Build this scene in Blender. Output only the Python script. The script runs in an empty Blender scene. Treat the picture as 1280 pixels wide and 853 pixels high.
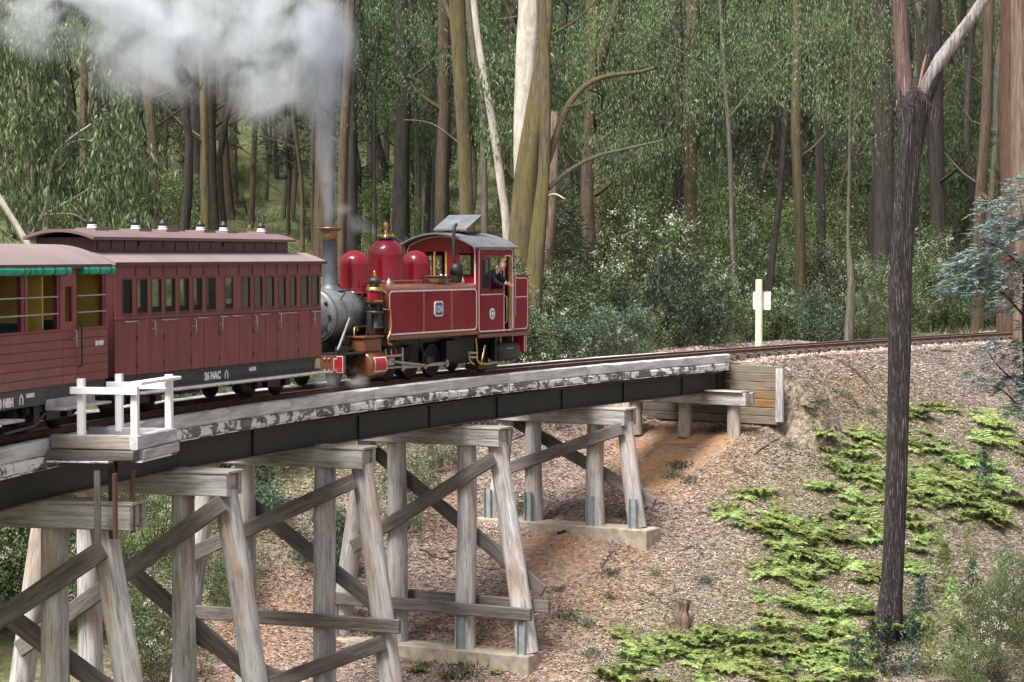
import bpy, math, random
import numpy as np
from mathutils import Vector, Matrix
from math import sin, cos, pi, radians, atan2, sqrt
random.seed(7); RS = np.random.RandomState(11)
scene = bpy.context.scene
COL = scene.collection
# ------------------------------------------------------------------ camera
FPX, CAMZ, YH = 2700.0, 2.75, 319.416
PITCH = math.atan((426.5 - YH) / FPX)
cam_d = bpy.data.cameras.new('camera'); cam = bpy.data.objects.new('camera', cam_d); COL.objects.link(cam)
cam.location = (0, 0, CAMZ); cam.rotation_euler = (pi / 2 - PITCH, 0, 0)
cam_d.sensor_width = 36; cam_d.lens = FPX / 1280 * 36; cam_d.clip_start = 0.5; cam_d.clip_end = 1500
cam_d.dof.use_dof = True; cam_d.dof.focus_distance = 46; cam_d.dof.aperture_fstop = 4.5
scene.camera = cam
# ------------------------------------------------------------------ light
SUN_EL, SUN_ROT = radians(60), radians(215)
world = bpy.data.worlds.new("World"); scene.world = world; world.use_nodes = True
wn = world.node_tree; wn.nodes.clear()
sky = wn.nodes.new('ShaderNodeTexSky'); sky.sky_type = 'NISHITA'; sky.sun_disc = False
sky.sun_elevation = SUN_EL; sky.sun_rotation = SUN_ROT; sky.air_density = 1.0; sky.dust_density = 4.0; sky.ozone_density = 1.0
hsv = wn.nodes.new('ShaderNodeHueSaturation'); hsv.inputs['Saturation'].default_value = 0.35   # thin overcast: the blue is veiled
bg = wn.nodes.new('ShaderNodeBackground'); bg.inputs['Strength'].default_value = 0.08
wo = wn.nodes.new('ShaderNodeOutputWorld')
wn.links.new(sky.outputs[0], hsv.inputs['Color']); wn.links.new(hsv.outputs[0], bg.inputs['Color']); wn.links.new(bg.outputs[0], wo.inputs['Surface'])
sd = bpy.data.lights.new('sun', 'SUN'); sd.energy = 3.3; sd.angle = radians(24); sd.color = (1.0, 0.96, 0.9)
sun = bpy.data.objects.new('sun', sd); COL.objects.link(sun)
# direction to the sun: nishita rotation is measured from +Y towards +X
sdir = Vector((sin(SUN_ROT) * cos(SUN_EL), cos(SUN_ROT) * cos(SUN_EL), sin(SUN_EL)))
sun.rotation_euler = sdir.to_track_quat('Z', 'Y').to_euler()
scene.view_settings.view_transform = 'Standard'; scene.view_settings.look = 'None'
scene.view_settings.exposure = 1.15; scene.view_settings.gamma = 1
cy = scene.cycles
cy.max_bounces = 9; cy.diffuse_bounces = 3; cy.glossy_bounces = 2; cy.transmission_bounces = 8; cy.transparent_max_bounces = 6
cy.volume_bounces = 4; cy.volume_step_rate = 2.0; cy.volume_max_steps = 64
cy.use_denoising = True; cy.caustics_reflective = False; cy.caustics_refractive = False; cy.sample_clamp_indirect = 4

def at(px, py, d):
    """a photo pixel at a distance d (metres in front of the lens) -> a point of the place"""
    a = (px - 640) / FPX * d; up = (426.5 - py) / FPX * d
    c, s = cos(PITCH), sin(PITCH)
    return Vector((a, d * c + up * s, CAMZ - d * s + up * c))
# ------------------------------------------------------------------ the track's course
TR = []
_x, _y, _ph, _k, _k2 = -7.902, 34.0, .234121, .016571, -.00028836
def _build():
    ds = .05; x, y, ph = _x, _y, _ph; s = 0; back = []
    while s > -22:
        s -= ds; ph -= (_k + _k2 * max(s, -10)) * ds; x -= sin(ph) * ds; y -= cos(ph) * ds; back.append((x, y, ph, s))
    TR.extend(back[::-1]); x, y, ph, s = _x, _y, _ph, 0
    while s < 110:
        TR.append((x, y, ph, s)); x += sin(ph) * ds; y += cos(ph) * ds; ph += (_k + _k2 * min(s, 45)) * ds; s += ds
_build(); TR = np.array(TR)
def track(s, off=0.0):
    x, y, ph = (float(np.interp(s, TR[:, 3], TR[:, i])) for i in range(3))
    return x + off * cos(ph), y - off * sin(ph), ph
TRC = TR[::12]
def sp(x, y):
    """arc length along the track and signed distance from it (+ = camera side)"""
    x = np.atleast_1d(np.asarray(x, float)); y = np.atleast_1d(np.asarray(y, float))
    s = np.empty(len(x)); p = np.empty(len(x))
    for i in range(0, len(x), 4000):
        dx = x[i:i + 4000, None] - TRC[None, :, 0]; dy = y[i:i + 4000, None] - TRC[None, :, 1]
        j = np.argmin(dx * dx + dy * dy, axis=1); r = np.arange(len(j))
        ph = TRC[j, 2]; dx = dx[r, j]; dy = dy[r, j]
        s[i:i + 4000] = TRC[j, 3] + dx * np.sin(ph) + dy * np.cos(ph)
        pp = dx * np.cos(ph) - dy * np.sin(ph)
        p[i:i + 4000] = np.sign(pp) * np.sqrt(dx * dx + dy * dy)
    return s, p
def smooth(a, b, v):
    t = np.clip((v - a) / (b - a), 0, 1); return t * t * (3 - 2 * t)
def bumps(x, y):
    return (.10 * np.sin(x * .9 + 1.3 * np.sin(y * .5)) * np.sin(y * .8 + .7) + .05 * np.sin(x * 2.3 + y * 1.1) * np.sin(y * 2.9 - x)
            + .16 * np.sin(x * .31 + y * .17) + .02 * np.sin(6.1 * x + 2 * y) * np.sin(5.3 * y))
def ground(x, y):
    s, p = sp(x, y); x = np.atleast_1d(x); y = np.atleast_1d(y)
    hard = np.interp(s, [-20, -8, 4, 10, 17, 23.7, 28, 31.45, 31.8, 33], [-7, -8.5, -8.9, -8.3, -6.62, -4.24, -2.95, -2.0, -.40, -.24])
    soft = np.interp(s, [-20, -8, 4, 10, 17, 23.7, 28, 31, 34, 38], [-7, -8.5, -8.9, -8.3, -6.62, -4.24, -3.0, -2.15, -1.2, -.35])
    w = smooth(2.5, 4.2, np.abs(p)); zc = hard * (1 - w) + soft * w
    kn = np.interp(s, [-20, 8, 17, 24, 31, 36, 60], [.05, .08, .14, .26, .40, .47, .47])
    near = zc - kn * np.maximum(p - 1.9, 0) * (1 - .003 * np.maximum(p, 0))
    near = np.where(near < -9.5, -9.5 - .05 * (-9.5 - near), near)
    q = np.maximum(-p, 0)
    hill = np.interp(q, [0, 3, 6, 12, 60, 120, 260], [-.24, -.26, -.7, -.3, 6.3, 27, 95])
    far = np.minimum(np.maximum(hill, -.8), zc + .30 * np.maximum(q - 1.5, 0) + 0 * q)
    far = np.where(s > 33, np.minimum(hill, 90), far)
    wl = smooth(31, 36, s); far = np.where(s > 31, far * wl + np.minimum(hill, zc + .30 * np.maximum(q - 1.5, 0)) * (1 - wl), far)
    z = np.where(p > 0, near, far)
    flat = smooth(1.9, 3.4, np.abs(p)); on = (s > 31.0)
    return z + bumps(x, y) * np.where(on, flat, smooth(-2, 2, np.abs(p)) * .8 + .2) * np.where(q > 30, 2.5, 1)
def gz(x, y): return float(ground(np.array([x]), np.array([y]))[0])
def hit(px, py):
    """where the sight line through a photo pixel meets the ground"""
    ds = np.arange(34, 260, .25)
    P = [at(px, py, d) for d in ds]
    X = np.array([p.x for p in P]); Y = np.array([p.y for p in P]); Z = np.array([p.z for p in P])
    i = np.argmax(Z < ground(X, Y)); return Vector((X[i], Y[i], gz(X[i], Y[i])))
# ------------------------------------------------------------------ object helpers
def link(o, parent=None):
    COL.objects.link(o)
    if parent is not None: o.parent = parent
    return o
def tag(o, label=None, cat=None, group=None, kind=None):
    if label: o['label'] = label
    if cat: o['category'] = cat
    if group: o['group'] = group
    if kind: o['kind'] = kind
    return o
def thing(name, label, cat, loc=(0, 0, 0), rz=0, group=None):
    o = bpy.data.objects.new(name, None); o.location = loc; o.rotation_euler = (0, 0, rz); o.empty_display_size = .2
    link(o); return tag(o, label, cat, group)
def copy_tree(o, parent=None):
    c = o.copy(); link(c)
    if parent is not None:
        c.parent = parent
    for ch in o.children: copy_tree(ch, c)
    return c
class MB:
    def __init__(self): self.v = []; self.f = []; self.sm = []; self.mi = []; self.cur = 0
    def add(self, vs, fs, smooth=False):
        b = len(self.v); self.v.extend([tuple(p) for p in vs])
        for f in fs: self.f.append(tuple(i + b for i in f)); self.sm.append(smooth); self.mi.append(self.cur)
    def box(self, x0, x1, y0, y1, z0, z1, ch=0.0):
        if x0 > x1: x0, x1 = x1, x0
        if y0 > y1: y0, y1 = y1, y0
        if z0 > z1: z0, z1 = z1, z0
        if ch > 0:
            c = min(ch, (x1 - x0) * .3, (y1 - y0) * .3, (z1 - z0) * .3); vs = []; 
            for z, e in ((z0, c), (z0 + c, 0), (z1 - c, 0), (z1, c)):
                a0, a1, b0, b1 = x0 + e, x1 - e, y0 + e, y1 - e; k = c if e == 0 else 0
                vs += [(a0 + k, b0, z), (a1 - k, b0, z), (a1, b0 + k, z), (a1, b1 - k, z), (a1 - k, b1, z), (a0 + k, b1, z), (a0, b1 - k, z), (a0, b0 + k, z)]
            fs = [tuple(range(7, -1, -1)), tuple(range(24, 32))]
            for r in range(3):
                for i in range(8): j = (i + 1) % 8; fs.append((r * 8 + i, r * 8 + j, r * 8 + 8 + j, r * 8 + 8 + i))
            self.add(vs, fs); return self
        self.add([(x0, y0, z0), (x1, y0, z0), (x1, y1, z0), (x0, y1, z0), (x0, y0, z1), (x1, y0, z1), (x1, y1, z1), (x0, y1, z1)],
                 [(3, 2, 1, 0), (4, 5, 6, 7), (0, 1, 5, 4), (1, 2, 6, 5), (2, 3, 7, 6), (3, 0, 4, 7)]); return self
    def tube(self, pts, rad, n=10, caps=True, jit=0.0, rnd=None, sm=True):
        pts = [Vector(p) for p in pts]; m = len(pts)
        rad = [rad] * m if isinstance(rad, (int, float)) else rad
        vs = []; t0 = (pts[1] - pts[0]).normalized(); u = t0.orthogonal().normalized()
        for i, p in enumerate(pts):
            t = (pts[min(i + 1, m - 1)] - pts[max(i - 1, 0)]).normalized()
            u = (u - t * u.dot(t)).normalized(); w = t.cross(u)
            for k in range(n):
                a = 2 * pi * k / n; r = rad[i] * (1 + (jit * (random.random() - .5) if jit else 0))
                vs.append(p + (u * cos(a) + w * sin(a)) * r)
        fs = [(i * n + k, i * n + (k + 1) % n, (i + 1) * n + (k + 1) % n, (i + 1) * n + k) for i in range(m - 1) for k in range(n)]
        self.add(vs, fs, sm)
        if caps: self.add(vs[:n], [tuple(range(n - 1, -1, -1))]); self.add(vs[-n:], [tuple(range(n))])
        return self
    def lathe(self, c, prof, n=20, axis='z', sm=True, sy=1.0):
        """prof: (radius, height) pairs"""
        vs = []
        for r, h in prof:
            for k in range(n):
                a = 2 * pi * k / n; p = (r * cos(a), r * sin(a) * sy, h)
                if axis == 'x': p = (h, -p[0], p[1])   # keeps orientation close enough
                elif axis == 'y': p = (p[0], h, p[1])
                vs.append((c[0] + p[0], c[1] + p[1], c[2] + p[2]))
        m = len(prof)
        fs = [(i * n + k, i * n + (k + 1) % n, (i + 1) * n + (k + 1) % n, (i + 1) * n + k) for i in range(m - 1) for k in range(n)]
        self.add(vs, fs, sm)
        self.add(vs[:n], [tuple(range(n - 1, -1, -1))]); self.add(vs[-n:], [tuple(range(n))])
        return self
    def prism(self, poly, a0, a1, axis='x', sm=False):
        """polygon in the plane across axis, extruded from a0 to a1"""
        def P(q, a): return (a, q[0], q[1]) if axis == 'x' else ((q[0], a, q[1]) if axis == 'y' else (q[0], q[1], a))
        n = len(poly); vs = [P(q, a0) for q in poly] + [P(q, a1) for q in poly]
        self.add(vs, [tuple(range(n - 1, -1, -1)), tuple(range(n, 2 * n))])
        self.add(vs, [(i, (i + 1) % n, n + (i + 1) % n, n + i) for i in range(n)], sm); return self
    def strip(self, pts, w, y, t=.006, closed=True):
        """a painted line of width w following (x, z) points on a plane y, standing t proud towards -y"""
        n = len(pts); L = []; R = []
        for i in range(n):
            a = Vector(pts[i - 1 if closed or i else 0]); b = Vector(pts[(i + 1) % n if closed else min(i + 1, n - 1)])
            if not closed and i == 0: a = Vector(pts[0])
            d = (b - a).normalized(); nn = Vector((-d.y, d.x)) * w / 2; p = Vector(pts[i]); L.append(p + nn); R.append(p - nn)
        vs = [(p.x, y - t, p.y) for p in L] + [(p.x, y - t, p.y) for p in R] + [(p.x, y + .001, p.y) for p in L] + [(p.x, y + .001, p.y) for p in R]
        fs = []
        for i in range(n if closed else n - 1):
            j = (i + 1) % n; fs += [(i, j, n + j, n + i), (2 * n + i, 2 * n + j, j, i), (n + i, n + j, 3 * n + j, 3 * n + i)]
        self.add(vs, fs); return self
    def build(self, name, mat, parent=None, matrix=None, fix=True):
        me = bpy.data.meshes.new(name); me.from_pydata(self.v, [], self.f)
        for m in (mat if isinstance(mat, (list, tuple)) else [mat]): me.materials.append(m)
        me.polygons.foreach_set('use_smooth', self.sm); me.polygons.foreach_set('material_index', self.mi)
        me.update()
        if fix:
            import bmesh
            bm = bmesh.new(); bm.from_mesh(me); bmesh.ops.recalc_face_normals(bm, faces=bm.faces); bm.to_mesh(me); bm.free()
        o = bpy.data.objects.new(name, me); link(o, parent)
        if matrix is not None: o.matrix_local = matrix
        return o
def rrect(x0, x1, z0, z1, r, n=4):
    out = []
    for cx, cz, a in ((x1 - r, z0 + r, -pi / 2), (x1 - r, z1 - r, 0), (x0 + r, z1 - r, pi / 2), (x0 + r, z0 + r, pi)):
        for i in range(n + 1): t = a + pi / 2 * i / n; out.append((cx + r * cos(t), cz + r * sin(t)))
    return out
def dirmat(p0, p1, up=Vector((0, 0, 1))):
    """local X runs from p0 to p1, local Z stays near up"""
    p0 = Vector(p0); x = (Vector(p1) - p0).normalized(); z = (up - x * up.dot(x)).normalized(); y = z.cross(x)
    return Matrix((( x.x, y.x, z.x, p0.x), (x.y, y.y, z.y, p0.y), (x.z, y.z, z.z, p0.z), (0, 0, 0, 1)))
def timber(name, p0, p1, w, h, mat, parent, up=Vector((0, 0, 1)), rough=.006, ch=.012, cut=0.0):
    """a sawn beam: chamfered worn section w (local y) by h (local z) along p0-p1"""
    L = (Vector(p1) - Vector(p0)).length; n = max(2, int(L / .35) + 1); M = MB(); vs = []
    for i in range(n):
        x = L * i / (n - 1)
        a, b = w / 2, h / 2; c = ch * (1 + random.random())
        for k, (y, z) in enumerate(((-a + c, -b), (a - c, -b), (a, -b + c), (a, b - c), (a - c, b), (-a + c, b), (-a, b - c), (-a, -b + c))):
            xx = x + (cut * z if i in (0, n - 1) else 0)
            vs.append((xx, y + (random.random() - .5) * rough, z + (random.random() - .5) * rough))
    fs = [(i * 8 + k, i * 8 + (k + 1) % 8, i * 8 + 8 + (k + 1) % 8, i * 8 + 8 + k) for i in range(n - 1) for k in range(8)]
    fs += [tuple(range(7, -1, -1)), tuple(range((n - 1) * 8, n * 8))]
    M.add(vs, fs); return M.build(name, mat, parent, dirmat(p0, p1, up), fix=False)
def logpost(name, p0, p1, r0, r1, mat, parent, n=16):
    """a round log, slightly crooked and checked, local X along it"""
    L = (Vector(p1) - Vector(p0)).length; m = max(4, int(L / .4)); M = MB()
    ph = [random.random() * 6.3 for _ in range(4)]; vs = []
    for i in range(m + 1):
        t = i / m; x = L * t; r = r0 + (r1 - r0) * t
        oy = .018 * sin(t * 5 + ph[0]); oz = .018 * sin(t * 4 + ph[1])
        for k in range(n):
            a = 2 * pi * k / n
            rr = r * (1 + .035 * sin(2 * a + ph[2]) + .025 * sin(3 * a + ph[3] + t * 2) + .02 * (random.random() - .5))
            if abs(a - ph[0]) < .2 : rr *= .95
            vs.append((x, oy + rr * cos(a), oz + rr * sin(a)))
    fs = [(i * n + k, i * n + (k + 1) % n, (i + 1) * n + (k + 1) % n, (i + 1) * n + k) for i in range(m) for k in range(n)]
    M.add(vs, fs, True); M.add(vs[:n], [tuple(range(n - 1, -1, -1))]); M.add(vs[-n:], [tuple(range(n))])
    return M.build(name, mat, parent, dirmat(p0, p1, Vector((0, 1, 0))), fix=False)
def text(body, size, mat, parent, M, name='lettering', bold=0.0, squeeze=1.0):
    cu = bpy.data.curves.new(name, 'FONT'); cu.body = body; cu.size = size; cu.extrude = .002; cu.offset = bold
    cu.align_x = 'LEFT'; cu.resolution_u = 3
    t = bpy.data.objects.new('t', cu); COL.objects.link(t); dg = bpy.context.evaluated_depsgraph_get(); dg.update()
    me = bpy.data.meshes.new_from_object(t.evaluated_get(dg)); bpy.data.objects.remove(t); bpy.data.curves.remove(cu)
    me.materials.clear(); me.materials.append(mat)
    for v in me.vertices: v.co.x *= squeeze
    o = bpy.data.objects.new(name, me); link(o, parent); o.matrix_local = M; return o
# ------------------------------------------------------------------ materials
class NT:
    def __init__(self, name):
        self.m = bpy.data.materials.new(name); self.m.use_nodes = True; self.t = self.m.node_tree; self.t.nodes.clear()
        self.out = self.n('ShaderNodeOutputMaterial'); self.b = self.n('ShaderNodeBsdfPrincipled')
        self.l(self.b.outputs[0], self.out.inputs['Surface'])
    def n(self, k, **kw):
        x = self.t.nodes.new(k)
        for a, v in kw.items(): setattr(x, a, v)
        return x
    def l(self, a, b): self.t.links.new(a, b)
    def coord(self, scale=(1, 1, 1), kind='Object', rnd=True):
        tc = self.n('ShaderNodeTexCoord'); mp = self.n('ShaderNodeMapping'); mp.inputs['Scale'].default_value = scale
        self.l(tc.outputs[kind], mp.inputs['Vector'])
        if rnd:
            oi = self.n('ShaderNodeObjectInfo'); mu = self.n('ShaderNodeMath', operation='MULTIPLY'); mu.inputs[1].default_value = 37
            self.l(oi.outputs['Random'], mu.inputs[0]); self.l(mu.outputs[0], mp.inputs['Location'])
        return mp.outputs[0]
    def noise(self, co, scale=5, detail=4, rough=.6, dist=0):
        x = self.n('ShaderNodeTexNoise'); x.inputs['Scale'].default_value = scale; x.inputs['Detail'].default_value = detail
        x.inputs['Roughness'].default_value = rough; x.inputs['Distortion'].default_value = dist
        if co is not None: self.l(co, x.inputs['Vector'])
        return x.outputs['Fac']
    def ramp(self, fac, stops, const=False):
        r = self.n('ShaderNodeValToRGB'); el = r.color_ramp.elements
        if const: r.color_ramp.interpolation = 'CONSTANT'
        while len(el) < len(stops): el.new(.5)
        for e, (p, c) in zip(el, stops):
            e.position = p; e.color = (c, c, c, 1) if isinstance(c, (int, float)) else (*c, 1)
        self.l(fac, r.inputs[0]); return r.outputs[0]
    def mix(self, fac, a, b, mode='MIX'):
        x = self.n('ShaderNodeMix', data_type='RGBA', blend_type=mode)
        for i, v in ((0, fac), (6, a), (7, b)):
            if hasattr(v, 'is_linked'): self.l(v, x.inputs[i])
            elif i == 0: x.inputs[0].default_value = v
            else: x.inputs[i].default_value = (*v, 1)
        return x.outputs[2]
    def math(self, op, a, b=None, c=None, clamp=False):
        x = self.n('ShaderNodeMath', operation=op, use_clamp=clamp)
        for i, v in enumerate((a, b, c)):
            if v is None: continue
            if hasattr(v, 'is_linked'): self.l(v, x.inputs[i])
            else: x.inputs[i].default_value = v
        return x.outputs[0]
    def set(self, color=None, rough=.8, metal=0, bump=None, bstr=.4, bdist=.01, coat=0, spec=None):
        b = self.b
        if color is not None:
            if hasattr(color, 'is_linked'): self.l(color, b.inputs['Base Color'])
            else: b.inputs['Base Color'].default_value = (*color, 1)
        if hasattr(rough, 'is_linked'): self.l(rough, b.inputs['Roughness'])
        else: b.inputs['Roughness'].default_value = rough
        b.inputs['Metallic'].default_value = metal; b.inputs['Coat Weight'].default_value = coat; b.inputs['Coat Roughness'].default_value = .12
        if spec is not None: b.inputs['Specular IOR Level'].default_value = spec
        if bump is not None:
            bp = self.n('ShaderNodeBump'); bp.inputs['Strength'].default_value = bstr; bp.inputs['Distance'].default_value = bdist
            self.l(bump, bp.inputs['Height']); self.l(bp.outputs[0], b.inputs['Normal'])
        return self.m
    def orand(self):
        return self.n('ShaderNodeObjectInfo').outputs['Random']
def mul(c, k): return tuple(min(1, v * k) for v in c)
def wood(name, light, dark, stain=None, samt=.3, crack=.55):
    t = NT(name); co = t.coord((.8, 14, 14)); co2 = t.coord((.5, 2.2, 2.2)); co3 = t.coord((.9, 26, 26))
    g = t.noise(co, 1.6, 6, .65, .6); big = t.noise(co2, 1.4, 4, .6); fine = t.noise(co3, 1.5, 3, .7)
    c = t.ramp(g, [(.30, dark), (.62, light)])
    c = t.mix(t.ramp(big, [(.38, 0.0), (.66, .75)]), c, mul(light, 1.25))
    if stain: c = t.mix(t.math('MULTIPLY', t.ramp(t.noise(t.coord((.35, 1.5, 1.5)), 1.7, 3), [(.5, 0.0), (.66, 1.0)]), samt), c, stain)
    cr = t.ramp(fine, [(.35, 0.0), (.45, 1.0)])
    c = t.mix(t.math('MULTIPLY', t.math('SUBTRACT', 1, cr), crack), c, mul(dark, .35))
    blot = t.ramp(t.noise(t.coord((.9, 5, 5)), 1.1, 5, .7), [(.50, 0.0), (.62, 1.0)]); c = t.mix(t.math('MULTIPLY', blot, .5), c, mul(dark, .9))
    c = t.mix(t.math('MULTIPLY', t.orand(), .3), c, mul(dark, 1.1))
    return t.set(c, .85, bump=t.math('ADD', t.math('MULTIPLY', fine, .6), g), bstr=.6, bdist=.02)
W_GREY = wood('weathered_grey_timber', (.60, .585, .58), (.17, .155, .15), (.48, .27, .12), .65)
W_DARK = wood('dark_weathered_timber', (.19, .165, .155), (.055, .046, .042), (.12, .10, .05), .4)
W_CAP = wood('cap_timber', (.50, .49, .48), (.12, .105, .095), (.20, .17, .12), .5)
W_BOARD = wood('pale_board', (.42, .38, .33), (.20, .165, .14))
W_KERB = wood('pale_kerb_timber', (.66, .665, .68), (.30, .30, .305), (.16, .14, .14), .35, .35)
W_ORANGE = wood('ochre_plank', (.30, .17, .055), (.13, .08, .035), (.16, .15, .13), .8)
W_PLANK = wood('grey_plank', (.20, .175, .14), (.11, .095, .08), (.32, .20, .07), .6)
def peel():
    t = NT('peeling_white_paint'); co = t.coord((1, 1, 1), rnd=True); n1 = t.noise(t.coord((1.3, 1, 2.2)), 1.5, 6, .68, .5); n2 = t.noise(t.coord((1.5, 6, 12)), 2.2, 4)
    dark = t.ramp(n2, [(.3, (.05, .045, .045)), (.7, (.24, .22, .21))]); pale = t.ramp(n2, [(.3, (.62, .62, .63)), (.7, (.86, .86, .86))])
    f = t.ramp(n1, [(.475, 0.0), (.50, 1.0)]); return t.set(t.mix(f, dark, pale), .8, bump=n1, bstr=.3)
PEEL = peel()
def plain(name, c, rough=.6, metal=0, var=.25, scale=3, coat=0, bstr=.15, st=(1, 1, 1), spec=None):
    t = NT(name); n = t.noise(t.coord(st), scale, 5, .6)
    return t.set(t.ramp(n, [(.3, mul(c, 1 - var)), (.7, mul(c, 1 + var))]), rough, metal, bump=n, bstr=bstr, coat=coat, spec=spec)
M_STEEL = plain('black_girder_paint', (.011, .011, .012), .6, 0, .5, 2)
M_STEELRUST = plain('rusty_flange', (.09, .07, .06), .8, 0, .4, 4)
M_BLUESTEEL = plain('grey_green_channel', (.27, .31, .31), .6, 0, .2, 4)
M_BOLT = plain('galvanised_bolt', (.42, .42, .43), .4, .6, .2)
M_CONC = plain('concrete', (.36, .31, .24), .95, 0, .35, 4, bstr=.5)
M_RAILTOP = plain('worn_railhead', (.55, .50, .47), .35, .7, .15)
M_RAIL = plain('rust_brown_rail', (.16, .075, .045), .9, 0, .4, 6)
M_WHITE = plain('white_paint', (.88, .88, .88), .5, 0, .04)
M_LINE = plain('cream_lining', (.80, .68, .62), .5, 0, .05)
def carpaint(name, c, dust):
    t = NT(name); n = t.noise(t.coord((1.2, 1.2, .35)), 1.6, 5, .65); n2 = t.noise(t.coord((9, 9, .7)), 2, 3)
    col = t.ramp(n, [(.3, mul(c, .82)), (.7, mul(c, 1.15))]); col = t.mix(t.ramp(n2, [(.48, 0.0), (.78, .38)]), col, dust); col = t.mix(t.ramp(t.noise(t.coord((14, 14, 1.1)), 1.6, 4, .7), [(.52, 0.0), (.75, .35)]), col, mul(c, .45))
    return t.set(col, .45, bump=n2, bstr=.05)
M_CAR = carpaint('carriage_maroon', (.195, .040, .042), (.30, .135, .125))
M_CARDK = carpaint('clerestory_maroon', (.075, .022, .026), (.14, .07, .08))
M_CARIN = plain('deep_maroon_post', (.15, .015, .035), .45, 0, .2)
M_ROOF = plain('dusty_roof', (.23, .175, .172), .75, 0, .12, 1.2, st=(1, .3, 1))
M_ROOFK = plain('weathered_cab_roof', (.13, .14, .15), .5, 0, .3, 3)
M_YEL = plain('ochre_interior', (.50, .33, .07), .6, 0, .12)
M_TEAL = plain('green_canvas', (.02, .33, .22), .7, 0, .3, 7, bstr=.6)
M_SEAT = plain('dark_green_seat', (.02, .07, .06), .5, 0, .2)
M_BLACK = plain('sooty_black', (.018, .017, .017), .5, 0, .5, 4)
M_FRAMEK = plain('grey_black_solebar', (.045, .045, .047), .6, 0, .4, 4)
M_STEP = plain('worn_step', (.42, .41, .40), .6, 0, .3, 6)
def enamel():
    t = NT('crimson_enamel'); n = t.noise(t.coord((1, 1, .4)), 1.7, 6, .65); g = t.noise(t.coord((2, 2, 2)), 4, 4, .7)
    c = t.ramp(n, [(.3, (.19, .005, .016)), (.7, (.27, .009, .024))]); c = t.mix(t.ramp(g, [(.55, 0.0), (.85, .22)]), c, (.15, .04, .04))
    return t.set(c, t.ramp(n, [(.3, .18), (.7, .3)]), coat=.4, bump=n, bstr=.02, bdist=.01, spec=.3)
M_LOCO = enamel()
M_BROWN = plain('brown_enamel', (.17, .06, .028), .3, 0, .2, 2, coat=.5, bstr=.02)
M_SMOKE = plain('graphite_smokebox', (.14, .145, .155), .5, .25, .35, 2.5, st=(1, 3, 1))
M_CHIM = plain('chimney_grey', (.10, .11, .13), .5, .3, .3, 3)
M_BRASS = plain('brass', (.60, .38, .13), .28, 1, .1)
M_COPPER = plain('copper_pipe', (.60, .30, .16), .35, 1, .15)
M_MET = plain('bright_steel', (.42, .41, .40), .35, .8, .2)
M_PLATE = plain('white_plate', (.80, .80, .78), .5, 0, .05)
M_BLUE = plain('blue_enamel', (.03, .10, .25), .35)
M_RED = plain('signal_red', (.42, .015, .03), .35, 0, .1)
M_OCHREW = plain('varnished_door_edge', (.42, .24, .07), .4)
def glass():
    t = NT('window_glass'); t.b.inputs['Base Color'].default_value = (.75, .82, .78, 1); t.b.inputs['Roughness'].default_value = .03
    t.b.inputs['Transmission Weight'].default_value = .97; t.b.inputs['IOR'].default_value = 1.3; return t.m
M_GLASS = glass()
def leafmat(name, cols, trans=.2, rough=.45, hv=.95):
    """colour differs from leaf to leaf, a little from plant to plant"""
    t = NT(name); g = t.n('ShaderNodeNewGeometry'); r = g.outputs['Random Per Island']
    st = [(i / max(1, len(cols) - 1), c) for i, c in enumerate(cols)]
    c = t.ramp(r, st); h = t.n('ShaderNodeHueSaturation'); t.l(c, h.inputs['Color']); o = t.orand()
    t.l(t.math('MULTIPLY_ADD', o, .05, .475), h.inputs['Hue']); nz = t.noise(t.coord(rnd=True), .9, 3, .6); t.l(t.math('MULTIPLY', t.math('MULTIPLY_ADD', o, hv, 1 - hv * .52), t.math('MULTIPLY_ADD', nz, 1.7, .05)), h.inputs['Value']); h.inputs['Saturation'].default_value = .92
    t.set(h.outputs[0], rough, spec=.35)
    tr = t.n('ShaderNodeBsdfTranslucent'); t.l(h.outputs[0], tr.inputs['Color']); mx = t.n('ShaderNodeMixShader'); mx.inputs[0].default_value = trans
    t.l(t.b.outputs[0], mx.inputs[1]); t.l(tr.outputs[0], mx.inputs[2]); t.l(mx.outputs[0], t.out.inputs['Surface']); return t.m
L_EUC = leafmat('eucalypt_leaf', [(.022, .042, .016), (.050, .082, .030), (.090, .135, .050), (.16, .20, .09)])
L_EUCL = leafmat('pale_eucalypt_leaf', [(.03, .055, .018), (.08, .12, .04), (.14, .185, .075), (.24, .285, .145)])
L_UND = leafmat('understorey_leaf', [(.035, .055, .018), (.085, .12, .035), (.15, .19, .06), (.25, .29, .11)])
L_TEAL = leafmat('wattle_leaf', [(.025, .055, .035), (.045, .085, .058), (.075, .12, .085)])
L_SILV = leafmat('silver_wattle_leaf', [(.13, .21, .185), (.22, .31, .28), (.36, .44, .41)], .2, hv=.1)
L_SHRUB = leafmat('shrub_leaf', [(.035, .060, .025), (.07, .105, .045), (.12, .155, .075), (.19, .21, .13)])
L_BELT = leafmat('belt_shrub_leaf', [(.03, .05, .018), (.07, .11, .035), (.125, .17, .06), (.21, .25, .11)])
L_BELT2 = leafmat('feathery_shrub_leaf', [(.035, .065, .038), (.075, .12, .07), (.14, .20, .12)])
L_FERN = leafmat('bracken_frond', [(.17, .25, .055), (.34, .44, .115), (.52, .58, .25)], .42, hv=.6)
L_GRASS = leafmat('grass_blade', [(.10, .14, .04), (.20, .24, .09), (.33, .33, .18)])
L_FLOWER = leafmat('white_blossom', [(.50, .52, .42), (.72, .72, .62)], .2)
L_LITTER = leafmat('leaf_litter', [(.12, .075, .058), (.29, .20, .165), (.44, .33, .285), (.57, .465, .41), (.74, .65, .60)], .0, .8)
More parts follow.
